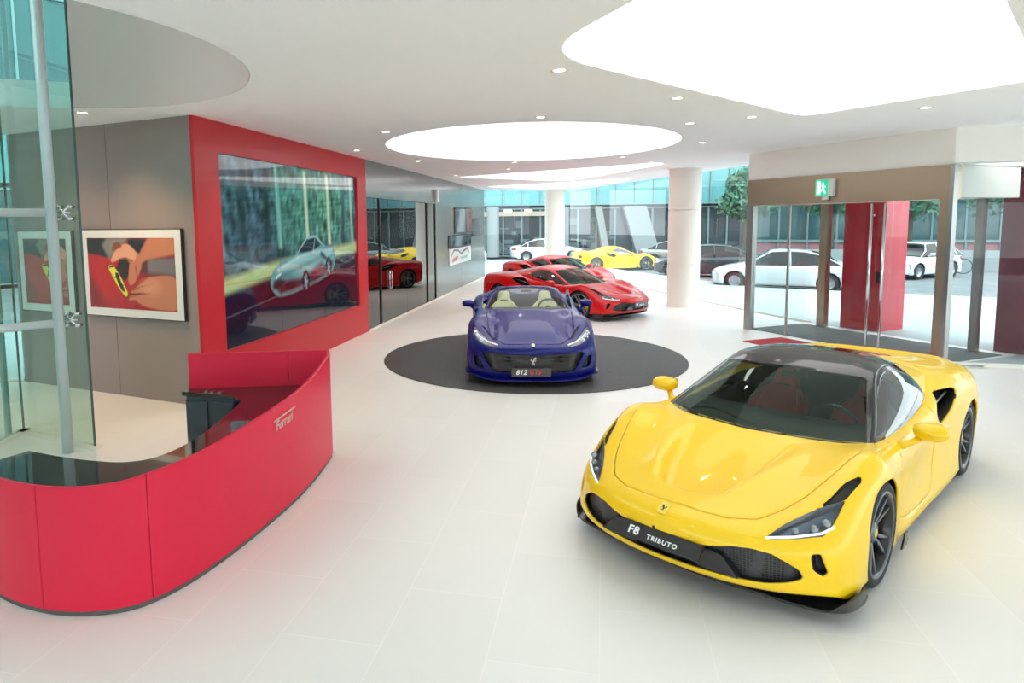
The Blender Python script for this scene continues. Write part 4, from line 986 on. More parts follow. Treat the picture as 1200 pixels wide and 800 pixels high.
    for sgn, q in zip((1, -1), halves(dr)):
        o = pobj('door', q, YELLOW, car, .012)
        MB().tube([(-.06, sgn*.915, .70), (-.18, sgn*.925, .71)], [.010, .010], 8).build('door_handle', YELLOW, o)
    # rear: deck glass, lights
    gl = [(-.82, -.1), (-.82, .30), (-1.25, .36), (-1.55, .28), (-1.60, -.1)]
    g, p = clip(p, sd(p, gl, 0, 1, True, lambda V: V[:, 2] > .85)); pobj('engine_cover', g, BLACKGLOSS, car, .01)
    tp = lambda V: V[:, 0] < -1.95
    g, p = clip(p, sd(p, [(.42, .80), (.72, .78), (.80, .70), (.72, .66), (.44, .69)], 1, 2, True, tp))
    for sgn, q in zip((1, -1), halves(g)): pobj('tail_light', moved(q, (.0, 0, 0)), TAIL, car, .01)
    g, p = clip(p, sd(p, [(-.1, .33), (.78, .33), (.74, .58), (.40, .62), (-.1, .62)], 1, 2, True, tp)); pobj('rear_diffuser', g, CARBON, car, .01)
    pobj('body_shell', p, YELLOW, car, .014)
    pobj('panel_gap', gaps, SATINBLACK, car)
    # wheel housings and floor
    for cx, r_ in ((1.325, .40), (-1.325, .41)):
        for sgn in (-1, 1):
            wl = MB(); v = []; f = []; n = 24
            for i in range(n+1):
                a = -.35+(PI+.7)*i/n
                for yy in (.905, .58): v.append((cx+r_*math.cos(a), sgn*yy, .345+r_*math.sin(a)))
            for i in range(n): f.append((i*2, i*2+1, i*2+3, i*2+2))
            f.append(tuple(range(1, 2*n+2, 2))); wl.add(v, f, True); wl.build('wheel_liner', SATINBLACK, car)
    ub = MB().prism([(2.02, -.6), (2.08, 0), (2.02, .6), (1.9, .82), (1.75, .90), (1.74, .55), (.9, .55), (.9, .9), (-.85, .93), (-.85, .55), (-1.8, .55), (-1.8, .85), (-2.0, .8), (-2.05, 0), (-2.0, -.8), (-1.8, -.85), (-1.8, -.55), (-.85, -.55), (-.85, -.93), (.9, -.9), (.9, -.55), (1.74, -.55), (1.75, -.90), (1.9, -.82)], .12, .15)
    ub.build('underbody', CARBON, car)
    cabin_tub = MB().box(-.80, -.72, .14, .95, .72, .20).box(-.86, -.60, .14, -.80, .60, .96)
    cabin_tub.build('cabin_floor', DASH, car)
    # splitter with upturned ends
    sp = MB(); o_ = []; c_in = []
    edge = catmull([(2.18, 0), (2.17, .25), (2.14, .48), (2.11, .68), (2.07, .83), (1.97, .945), (1.82, .985), (1.72, .985)], 5, False)
    full = [(x, -y) for x, y in edge[:0:-1]]+edge
    inn = [(x-.10, y*.93) for x, y in full]
    v = []; f = []
    for (x, y), (xi, yi) in zip(full, inn): v += [(x, y, .095), (x, y, .113), (xi, yi, .135), (xi, yi, .105)]
    for i in range(len(full)-1):
        for k in range(4): f.append((i*4+k, i*4+(k+1) % 4, (i+1)*4+(k+1) % 4, (i+1)*4+k))
    sp.add(v, f)
    for sgn in (-1, 1):
        e2 = catmull([(2.06, .875), (1.98, .945), (1.88, .975), (1.76, .985)], 4, False); v = []; f = []
        for i, (x, y) in enumerate(e2):
            h = .10+.085*math.sin(min(1, i/len(e2)*1.3)*PI*.62); v += [(x, sgn*y, .10), (x, sgn*(y+.006), h), (x, sgn*(y-.006), h), (x, sgn*(y-.012), .10)]
        for i in range(len(e2)-1):
            for k in range(4): f.append((i*4+k, i*4+(k+1) % 4, (i+1)*4+(k+1) % 4, (i+1)*4+k))
        sp.add(v, f)
    o = sp.build('front_splitter', CARBON, car); smooth_angle(o, 40)
    for sgn in (-1, 1):     # small winglets behind the front wheels
        MB().prism([(.93, .11), (.80, .11), (.80, .20), (.86, .20)], sgn*.975-.006, sgn*.975+.006, Matrix(((1, 0, 0, 0), (0, 0, 1, 0), (0, 1, 0, 0), (0, 0, 0, 1)))).build('side_skirt', CARBON, car)
    # inner nose blades in the grille
    for sgn in (-1, 1):
        MB().prism([(.20, .24), (.47, .26), (.36, .375), (.27, .385)], 2.27, 2.345, Matrix(((0, 0, 1, 0), (sgn, 0, 0, 0), (0, 1, 0, 0), (0, 0, 0, 1)))).build('grille_blade', CARBON, car, .008)
    # show plate
    pl = empty('plate', (2.435, .02, .375)); pl.parent = car; pl.rotation_euler = (0, -.12, 0)
    MB().box(-.012, -.26, -.055, .0, .26, .055).build('plate_board', CARBON, pl, .004)
    R_ = Matrix(((0, 0, 1, .001), (1, 0, 0, 0), (0, 1, 0, 0), (0, 0, 0, 1)))
    me = text_mesh('F8', .075, .001, .3, .002, 1.1, 'LEFT'); me.transform(R_ @ Matrix.Translation((-.23, -.0, 0))); link('plate_letters', me, WHITETXT, pl)
    me = text_mesh('TRIBUTO', .042, .001, .3, .001, 1.25, 'LEFT'); me.transform(R_ @ Matrix.Translation((-.095, -.012, 0))); link('plate_letters', me, WHITETXT, pl)
    # badge on the nose
    b = MB().prism([(-.030, -.045), (.030, -.045), (.030, .045), (-.030, .045)], 0, .003)
    Mb_ = Matrix.Translation((2.355, .0, .547)) @ Matrix.Rotation(.42, 4, 'Y') @ Matrix(((0, 1, 0, 0), (1, 0, 0, 0), (0, 0, 1, 0), (0, 0, 0, 1))) @ Matrix.Rotation(PI, 4, 'Z')
    b.v = [tuple(Mb_ @ Vector(q)) for q in b.v]; bo = b.build('badge', BADGE, car)
    h = MB(); horse(h, Mb_ @ Matrix.Translation((0, 0, .003)), .055, .001); h.build('badge_horse', SATINBLACK, bo)
    MB().lathe([(0, .004), (.007, .003), (.008, -.004)], 12, Matrix.Translation((2.43, -.03, .44)) @ Matrix.Rotation(PI/2, 4, 'Y')).build('parking_sensor', SATINBLACK, car)
    # ---- greenhouse
    tnet = [
     [(1.20,0,.785),(1.175,.27,.784),(1.09,.54,.782),(.93,.788,.775)],
     [(.78,0,.985),(.765,.25,.98),(.70,.48,.955),(.56,.70,.925)],
     [(.33,0,1.15),(.31,.22,1.146),(.245,.42,1.138),(.154,.585,1.108)],
     [(-.08,0,1.214),(-.08,.21,1.209),(-.09,.40,1.193),(-.11,.565,1.148)],
     [(-.42,0,1.20),(-.42,.20,1.195),(-.42,.38,1.175),(-.42,.565,1.125)],
     [(-.78,0,1.135),(-.78,.20,1.128),(-.78,.38,1.10),(-.78,.57,1.045)],
     [(-1.12,0,1.07),(-1.12,.20,1.062),(-1.12,.38,1.035),(-1.12,.56,.985)]]
    t, _ = grid_patch(tnet, 10, 8)
    tv_ = lambda q: q.U[:, 1]; tu = lambda q: np.abs(q.U[:, 0])
    back, t = clip(t, 4.75-t.U[:, 1])     # v > 4.75 is paint colour
    s = np.maximum(tu(t)-2.80+.06*tv_(t), np.maximum(.10-tv_(t), tv_(t)-1.93+.03*tu(t)))
    ws, t = clip(t, s)
    pobj('windshield', ws, WINDSHIELD, car)
    rg, t = clip(t, np.maximum(tu(t)-2.3, 4.2-tv_(t))); 
    pobj('roof', [t, rg], BLACKGLOSS, car, .02)
    pobj('rear_deck', back, YELLOW, car, .012)
    top_e = [r[3] for r in tnet[:7]]
    bot_e = [(.93,.79,.768),(.58,.812,.785),(.22,.825,.805),(-.11,.825,.838),(-.42,.80,.885),(-.80,.72,.965),(-1.12,.66,.965)]
    snet = []
    for a, b in zip(top_e, bot_e):
        a = np.array(a); b = np.array(b); L_ = np.linalg.norm(a-b); row = []
        for q in (0, .33, .66, 1):
            pt = a*(1-q)+b*q; pt[1] += .10*L_*math.sin(q*PI); row.append(tuple(pt))
        snet.append(row)
    sp_, _ = grid_patch(snet, 10, 10, False)
    win = catmull([(.86, .795), (.66, .885), (.42, .99), (.20, 1.07), (.02, 1.112), (-.18, 1.108), (-.35, 1.06), (-.42, 1.0), (-.35, .955), (-.2, .92), (.05, .872), (.30, .828), (.62, .798)], 5)
    for sgn in (1, -1):
        q = Patch(sp_.V*np.array([1, sgn, 1]), sp_.F if sgn > 0 else [f[::-1] for f in sp_.F], sp_.U)
        g, r_ = clip(q, sd(q, win, 0, 2))
        sw = pobj('side_window', g, SIDEGLASS, car)
        # pillar black, quarter panel in body colour
        yl, bl = clip(r_, np.maximum(r_.V[:, 0]+.44-.6*(1.0-r_.V[:, 2])*0, -(1.14-r_.V[:, 2])*0-9*0+(r_.V[:, 0]+.44)))
        pobj('quarter_panel', yl, YELLOW, car, .012); pobj('window_pillar', bl, BLACKGLOSS, car, .014)
    # wipers, interior
    MB().tube([(1.12, .05, .815), (.99, -.30, .845), (.90, -.62, .815)], [.010, .008, .006], 8).tube([(1.10, -.42, .80), (.97, -.60, .82)], .012, 8).build('wiper', SATINBLACK, car)
    dsh = MB(); v = []; f = []; prof = [(1.02, .72), (.92, .775), (.70, .80), (.50, .79), (.46, .74), (.50, .62), (.48, .45)]
    for yy in (-.70, -.45, 0, .45, .70):
        for x, z in prof: v.append((x-.10*(abs(yy)/.7)**2, yy, z-.01*(abs(yy)/.7)))
    n = len(prof)
    for i in range(4):
        for k in range(n-1): f.append((i*n+k, i*n+k+1, (i+1)*n+k+1, (i+1)*n+k))
    dsh.add(v, f, True); d_ = dsh.build('dashboard', DASH, car)
    MB().box(-.35, -.13, .2, .48, .13, .50).build('centre_console', DASH, car, .03)
    MB().tube([(.47, -.50, .70), (.47, -.18, .70)], .02, 8).build('dashboard_trim', LEATHER_RED, car)
    for sgn in (1, -1):
        make_seat(car, -.10, sgn*.37, LEATHER_RED, LEATHER_RED)
        MB().box(-.55, sgn*.735-.02, .25, .80, sgn*.735+.02, .74).build('door_card', LEATHER_RED if False else DASH, car, .02)
    make_wheel_steer(car, .36, .37, .72, .35)
    MB().tube([(.20, 0, 1.10), (.22, 0, 1.06)], .01, 8).box(.20, -.10, 1.02, .225, .10, 1.075).build('rear_view_mirror', SATINBLACK, car)
    for sgn in (1, -1): make_mirror(car, sgn, (.51, 1.03, .845), (.66, .87, .745), YELLOW, 1.0)
    for nm, x, r, wd in (('front', 1.325, .343, .245), ('rear', -1.325, .348, .305)):
        for sgn in (1, -1): make_wheel('wheel', r, .275, wd, sgn, car, x, sgn*(.955-wd/2+(.012 if nm == 'rear' else 0)), 5, RIM, CALIPER)
    return car
# ------------------------------------------------------------------ front-engined open grand tourer (blue)
def build_gt():
    car = empty('sports_car', (0, 0, 0))
    net = [
     [(2.36,0,.13),(2.35,.22,.13),(2.31,.45,.13),(2.23,.66,.13),(2.11,.81,.13),(2.02,.90,.13),(1.94,.935,.13),(1.86,.95,.13),(1.78,.955,.13)],
     [(2.385,0,.20),(2.375,.22,.20),(2.335,.45,.20),(2.25,.66,.20),(2.13,.82,.20),(2.03,.91,.19),(1.94,.945,.18),(1.85,.957,.165),(1.77,.957,.145)],
     [(2.40,0,.32),(2.385,.22,.32),(2.34,.45,.32),(2.25,.66,.32),(2.12,.83,.32),(2.01,.92,.31),(1.91,.955,.285),(1.83,.965,.24),(1.76,.96,.16)],
     [(2.42,0,.46),(2.405,.22,.46),(2.36,.45,.455),(2.26,.66,.45),(2.11,.83,.45),(1.98,.925,.43),(1.88,.962,.40),(1.80,.972,.32),(1.73,.962,.165)],
     [(2.40,0,.55),(2.385,.22,.55),(2.33,.45,.545),(2.22,.65,.545),(2.06,.81,.56),(1.92,.91,.56),(1.81,.96,.50),(1.745,.975,.38),(1.69,.964,.165)],
     [(2.27,0,.615),(2.25,.22,.613),(2.18,.44,.61),(2.05,.63,.63),(1.88,.79,.67),(1.74,.90,.68),(1.64,.965,.60),(1.60,.985,.42),(1.58,.966,.165)],
     [(2.0,0,.695),(1.98,.22,.69),(1.91,.42,.685),(1.79,.61,.715),(1.64,.775,.785),(1.53,.89,.785),(1.45,.965,.68),(1.42,.99,.47),(1.41,.97,.165)],
     [(1.60,0,.785),(1.59,.22,.78),(1.53,.42,.775),(1.44,.60,.80),(1.34,.77,.855),(1.29,.89,.835),(1.26,.97,.71),(1.25,.99,.48),(1.25,.97,.165)],
     [(1.20,0,.86),(1.19,.22,.855),(1.15,.42,.85),(1.09,.60,.855),(1.03,.765,.875),(1.0,.88,.84),(.98,.95,.71),(.97,.965,.47),(.97,.96,.15)],
     [(.83,0,.915),(.82,.25,.91),(.77,.47,.905),(.70,.65,.895),(.62,.775,.885),(.60,.87,.845),(.60,.925,.70),(.60,.93,.45),(.60,.94,.13)],
     [(.35,0,.90),(.35,.25,.90),(.30,.47,.895),(.28,.66,.89),(.25,.79,.885),(.25,.865,.84),(.25,.91,.69),(.25,.90,.43),(.25,.94,.12)],
     [(-.15,0,.90),(-.15,.25,.90),(-.15,.47,.89),(-.15,.67,.885),(-.15,.795,.885),(-.15,.87,.84),(-.15,.915,.69),(-.15,.90,.43),(-.15,.95,.12)],
     [(-.60,0,.93),(-.60,.25,.93),(-.60,.47,.92),(-.60,.66,.915),(-.60,.80,.905),(-.60,.89,.86),(-.60,.94,.71),(-.60,.93,.45),(-.60,.955,.13)],
     [(-.95,0,1.0),(-.95,.25,1.03),(-.95,.47,1.06),(-.95,.65,.99),(-.95,.81,.94),(-.95,.915,.88),(-.95,.97,.73),(-.95,.97,.47),(-.95,.965,.15)],
     [(-1.36,0,.98),(-1.36,.25,.995),(-1.36,.47,1.0),(-1.36,.65,.96),(-1.36,.82,.93),(-1.36,.935,.86),(-1.36,.985,.72),(-1.36,.99,.48),(-1.36,.97,.16)],
     [(-1.75,0,.95),(-1.75,.25,.95),(-1.75,.46,.945),(-1.75,.64,.925),(-1.75,.80,.90),(-1.75,.91,.83),(-1.75,.965,.70),(-1.75,.975,.48),(-1.75,.95,.18)],
     [(-2.1,0,.93),(-2.1,.24,.93),(-2.09,.45,.925),(-2.07,.62,.91),(-2.04,.76,.87),(-2.01,.855,.80),(-1.99,.91,.68),(-1.98,.92,.48),(-1.97,.90,.24)],
     [(-2.24,0,.92),(-2.24,.23,.92),(-2.22,.44,.91),(-2.19,.60,.89),(-2.13,.73,.84),(-2.09,.82,.77),(-2.06,.875,.65),(-2.04,.89,.48),(-2.03,.875,.28)],
     [(-2.25,0,.60),(-2.25,.22,.60),(-2.23,.42,.60),(-2.20,.57,.59),(-2.15,.69,.57),(-2.11,.77,.54),(-2.08,.83,.50),(-2.06,.86,.42),(-2.05,.86,.32)],
     [(-2.18,0,.28),(-2.18,.22,.28),(-2.17,.42,.28),(-2.15,.55,.28),(-2.12,.66,.28),(-2.09,.74,.28),(-2.07,.80,.29),(-2.06,.83,.30),(-2.05,.84,.31)],
    ]
    p, _ = grid_patch(net, 8, 6)
    V = p.V; ay = np.abs(V[:, 1]); top = V[:, 2] > .52
    # raised centre of the bonnet between two scoops
    V[:, 2] += .03*(1-sstep(.30, .46, ay))*sstep(2.25, 1.9, V[:, 0])*(1-sstep(1.0, .8, V[:, 0]))*top
    V[:, 2] -= .045*np.exp(-((ay-.58)/.07)**2)*sstep(1.25, 1.45, V[:, 0])*(1-sstep(1.95, 2.15, V[:, 0]))*top
    V[:, 2] -= .035*np.exp(-((ay-.56)/.06)**2)*np.exp(-((V[:, 0]-1.02)/.16)**2)*top
    for cx, rr_ in ((1.36, .365), (-1.36, .372)):
        s = np.hypot(p.V[:, 0]-cx, p.V[:, 2]-.345)-rr_; s = np.where(np.abs(p.V[:, 1]) > .5, s, 1)
        _, p = clip(p, s)
    cabin = catmull([(.78, 0), (.75, .28), (.68, .50), (.55, .70), (.2, .765), (-.2, .765), (-.60, .72), (-.74, .50), (-.76, 0), (-.76, -.3), (0, -.4), (.78, -.3)], 4)
    _, p = clip(p, sd(p, cabin, 0, 1, True, lambda V: V[:, 2] > .7))
    gp = [(-.1, .205), (.50, .205), (.60, .225), (.74, .46), (.70, .485), (.40, .475), (-.1, .465)]
    g, p = clip(p, sd(p, gp, 1, 2, True, lambda V: V[:, 0] > 1.9))
    pobj('grille', moved(g, (-.07, 0, 0)), GRILLE, car); pobj('grille_surround', rim(g, (-.075, 0, 0)), SATINBLACK, car)
    gp = [(.70, .235), (.83, .26), (.86, .40), (.80, .42)]
    g, p = clip(p, sd(p, gp, 1, 2, True, lambda V: V[:, 0] > 1.9)); [pobj('corner_vent', [moved(q, (-.05, 0, 0)), rim(q, (-.055, 0, 0))], SATINBLACK, car) for q in halves(g)]
    MB().box(2.335, -.52, .40, 2.345, .52, .412).build('grille_bar', CARBON, car)
    h = MB(); Mh = Matrix(((0, 0, 1, 2.37), (1, 0, 0, 0), (0, 1, 0, .37), (0, 0, 0, 1))); horse(h, Mh, .13, .006); h.build('grille_horse', CHROME, car)
    for y in (.40, -.35): MB().lathe([(0, .005), (.04, 0), (.045, -.02)], 16, Matrix(((0, 0, 1, 2.33), (1, 0, 0, y), (0, 1, 0, .39), (0, 0, 0, 1)))).build('front_sensor', CARBON, car)
    lens = [(2.29, .485), (2.24, .50), (2.10, .60), (1.92, .72), (1.76, .80), (1.66, .845), (1.68, .88), (1.80, .875), (1.95, .82), (2.12, .70), (2.22, .60)]
    lp, p = clip(p, sd(p, lens, 0, 1, True, lambda V: V[:, 2] > .5))
    for sgn, q in zip((1, -1), halves(lp)):
        hl = pobj('headlight', [moved(q, (0, 0, -.05)), rim(q, (0, 0, -.055))], mat('lamp_bowl_pale', (176, 172, 150), .3, .4), car)
        pobj('lens', q, LENS, hl)
        for x, y, z in ((1.98, .745, .60), (1.86, .80, .64), (1.78, .835, .68)): MB().lathe([(0, .02), (.035, .025), (.04, .0), (.02, -.02)], 16, Matrix.Translation((x, sgn*y, z)) @ Matrix.Rotation(.9, 4, 'Y')).build('bulb', CHROME, hl)
        MB().tube([(2.28, sgn*.50, .595), (2.10, sgn*.63, .605), (1.92, sgn*.74, .64), (1.76, sgn*.83, .70)], .008, 8).build('running_light', mat('drl', (235, 240, 245), .3, emit=(255, 255, 255), es=.5), hl)
    sc_ = [(2.06, .50), (1.98, .54), (1.80, .63), (1.66, .72), (1.66, .745), (1.75, .715), (1.95, .60)]
    g, p = clip(p, sd(p, sc_, 0, 1, True, lambda V: V[:, 2] > .5)); [pobj('bonnet_vent', moved(q, (0, 0, -.01)), SATINBLACK, car) for q in halves(g)]
    hood = [(2.30, 0), (2.29, .25), (2.24, .42), (2.0, .56), (1.8, .62), (1.3, .66), (.9, .70), (.72, .68), (.70, -.1), (2.30, -.1)]
    hc = lambda V: (V[:, 2] > .5) & (V[:, 0] > .6)
    hd, p = clip(p, sd(p, hood, 0, 1, True, hc)-.003); gap, hd = clip(hd, -(sd(hd, hood, 0, 1, True, hc)+.003))
    pobj('bonnet', hd, BLUE, car, .012); gaps = [moved(gap, (0, 0, -.006))]
    door = catmull([(.50, .75), (.52, .50), (.42, .26), (0, .20), (-.40, .22), (-.66, .34), (-.72, .60), (-.66, .84), (-.3, .862), (.1, .858), (.42, .85)], 5)
    sc = lambda V: np.abs(V[:, 1]) > .72
    dr, p = clip(p, sd(p, door, 0, 2, True, sc)-.003); gap, dr = clip(dr, -(sd(dr, door, 0, 2, True, sc)+.003)); gaps.append(moved(gap, lambda v: np.array([0, -math.copysign(.006, v[1]), 0])))
    for q in halves(dr): pobj('door', q, BLUE, car, .012)
    sv = [(.80, .70), (.62, .60), (.66, .36), (.74, .30), (.84, .50)]
    g, p = clip(p, sd(p, sv, 0, 2, True, sc)); [pobj('side_vent', moved(q, lambda v: np.array([0, -math.copysign(.03, v[1]), 0])), SATINBLACK, car) for q in halves(g)]
    g, p = clip(p, sd(p, [(.5, .80), (.76, .76), (.72, .66), (.5, .70)], 1, 2, True, lambda V: V[:, 0] < -2.0)); [pobj('tail_light', q, TAIL, car, .01) for q in halves(g)]
    pobj('body_shell', p, BLUE, car, .014); pobj('panel_gap', gaps, SATINBLACK, car)
    for cx, r_ in ((1.36, .40), (-1.36, .41)):
        for sgn in (-1, 1):
            wl = MB(); v = []; f = []; n = 20
            for i in range(n+1):
                a = -.35+(PI+.7)*i/n
                for yy in (.905, .58): v.append((cx+r_*math.cos(a), sgn*yy, .345+r_*math.sin(a)))
            for i in range(n): f.append((i*2, i*2+1, i*2+3, i*2+2))
            f.append(tuple(range(1, 2*n+2, 2))); wl.add(v, f, True); wl.build('wheel_liner', SATINBLACK, car)
    MB().prism([(2.25, -.6), (2.33, 0), (2.25, .6), (1.9, .87), (1.78, .90), (1.78, .55), (.9, .55), (.9, .9), (-.9, .93), (-.9, .55), (-1.8, .55), (-1.8, .85), (-2.1, 0), (-1.8, -.85), (-1.8, -.55), (-.9, -.55), (-.9, -.93), (.9, -.9), (.9, -.55), (1.78, -.55), (1.78, -.90), (1.9, -.87)], .12, .15).build('underbody', CARBON, car)
    MB().box(-.76, -.74, .14, .75, .74, .20).box(-.84, -.70, .14, -.76, .70, .96).build('cabin_floor', DASH, car)
    sp = MB(); edge = catmull([(2.42, 0), (2.41, .25), (2.36, .50), (2.27, .70), (2.15, .86), (2.02, .965), (1.86, .99), (1.78, .99)], 4, False)
    full = [(x, -y) for x, y in edge[:0:-1]]+edge; v = []; f = []
    for i, (x, y) in enumerate(full):
        lift = .05*sstep(.62, .92, abs(y)); v += [(x, y, .085+lift), (x, y, .105+lift), (x-.10, y*.93, .135), (x-.10, y*.93, .10)]
    for i in range(len(full)-1):
        for k in range(4): f.append((i*4+k, i*4+(k+1) % 4, (i+1)*4+(k+1) % 4, (i+1)*4+k))
    sp.add(v, f); o = sp.build('front_splitter', BLUE, car); smooth_angle(o, 40)
    # plate
    pl = empty('plate', (2.43, -.03, .225)); pl.parent = car
    MB().box(-.012, -.28, -.06, .0, .28, .06).build('plate_board', mat('plate_grey', (84, 80, 84), .5), pl, .004)
    R_ = Matrix(((0, 0, 1, .001), (1, 0, 0, 0), (0, 1, 0, 0), (0, 0, 0, 1)))
    me = text_mesh('812', .095, .001, .3, .003, 1.1, 'LEFT'); me.transform(R_ @ Matrix.Translation((-.22, 0, 0))); link('plate_letters', me, WHITETXT, pl)
    me = text_mesh('GTS', .085, .001, .3, .002, 1.1, 'LEFT'); me.transform(R_ @ Matrix.Translation((-.03, 0, 0))); link('plate_letters', me, REDTXT, pl)
    b = MB().prism([(-.022, -.032), (.022, -.032), (.022, .032), (-.022, .032)], 0, .003)
    Mb_ = Matrix.Translation((2.345, .0, .602)) @ Matrix.Rotation(.45, 4, 'Y') @ Matrix(((0, 1, 0, 0), (1, 0, 0, 0), (0, 0, 1, 0), (0, 0, 0, 1))) @ Matrix.Rotation(PI, 4, 'Z')
    b.v = [tuple(Mb_ @ Vector(q)) for q in b.v]; bo = b.build('badge', mat('badge_pale', (236, 232, 196), .4), car)
    # windshield with header
    tnet = [[(.84,0,.905),(.82,.25,.902),(.76,.49,.897),(.60,.725,.885)], [(.47,0,1.05),(.46,.24,1.045),(.40,.46,1.03),(.25,.67,1.0)], [(.05,0,1.185),(.04,.21,1.18),(.0,.40,1.165),(-.10,.59,1.12)], [(-.10,0,1.215),(-.11,.21,1.21),(-.14,.40,1.195),(-.22,.58,1.15)]]
    t, _ = grid_patch(tnet, 10, 8)
    s = np.maximum(np.abs(t.U[:, 0])-2.84+.06*t.U[:, 1], np.maximum(.08-t.U[:, 1], t.U[:, 1]-2.35))
    wsd, t = clip(t, s); pobj('windshield', wsd, CLEARSHIELD, car)
    lo, hi = clip(t, t.U[:, 1]-.1); pobj('windshield_frame', hi, BLUE, car, .03); pobj('cowl', lo, SATINBLACK, car, .01)
    # side glass
    for sgn in (1, -1):
        MB().prism([(.52, .88), (-.62, .89), (-.60, 1.02), (-.45, 1.10), (-.18, 1.13), (.22, .99)], -.004, .004, Matrix(((1, 0, 0, 0), (0, 0, 1, sgn*.755), (0, 1, 0, 0), (0, 0, 0, 1))) @ Matrix.Rotation(0, 4, 'X')).build('side_window', SIDEGLASS, car)
        # roll hoop fairings
        v = []; f = []; K = 12
        rows = [(-.70, .02, .90), (-.74, .10, 1.04), (-.80, .17, 1.135), (-.95, .17, 1.125), (-1.25, .15, 1.06), (-1.6, .10, .99), (-1.9, .03, .945)]
        for x, hw_, zt in rows:
            for i in range(K): a = PI*i/(K-1); v.append((x, sgn*.42+hw_*1.15*math.cos(a), .90+(zt-.90)*max(0, math.sin(a))**.7))
        for r in range(len(rows)-1):
            for i in range(K-1): f.append((r*K+i, r*K+i+1, (r+1)*K+i+1, (r+1)*K+i))
        mb = MB(); mb.add(v, f, True); mb.build('roll_hoop_fairing', BLUE, car)
        make_seat(car, -.22, sgn*.38, LEATHER_CREAM, LEATHER_CREAM, back_lean=.20, z0=.37)
        MB().box(-.62, sgn*.745-.02, .25, .55, sgn*.745+.02, .84).build('door_card', LEATHER_CREAM, car, .02)
        make_mirror(car, sgn, (.40, 1.00, .965), (.46, .86, .86), BLUE, .95)
    MB().box(-.80, -.22, .8, -.77, .22, 1.0).build('wind_deflector', SIDEGLASS, car)
    dsh = MB(); v = []; f = []; prof = [(.74, .84), (.60, .885), (.42, .90), (.26, .88), (.24, .80), (.26, .5)]
    for yy in (-.72, -.4, 0, .4, .72):
        for x, z in prof: v.append((x-.10*(abs(yy)/.7)**2, yy, z-.01*(abs(yy)/.7)))
    n = len(prof)
    for i in range(4):
        for k in range(n-1): f.append((i*n+k, i*n+k+1, (i+1)*n+k+1, (i+1)*n+k))
    dsh.add(v, f, True); dsh.build('dashboard', DASH, car)
    MB().box(-.6, -.12, .2, .28, .12, .56).build('centre_console', DASH, car, .03)
    make_wheel_steer(car, .14, .38, .84, .30)
    MB().tube([(-.05, 0, 1.18), (.0, 0, 1.15)], .01, 8).box(-.02, -.09, 1.11, .0, .09, 1.15).build('rear_view_mirror', SATINBLACK, car)
    for x, r, wd in ((1.36, .345, .27), (-1.36, .35, .305)):
        for sgn in (1, -1): make_wheel('wheel', r, .262, wd, sgn, car, x, sgn*(.96-wd/2), 5, RIM, CALIPER)
    return car

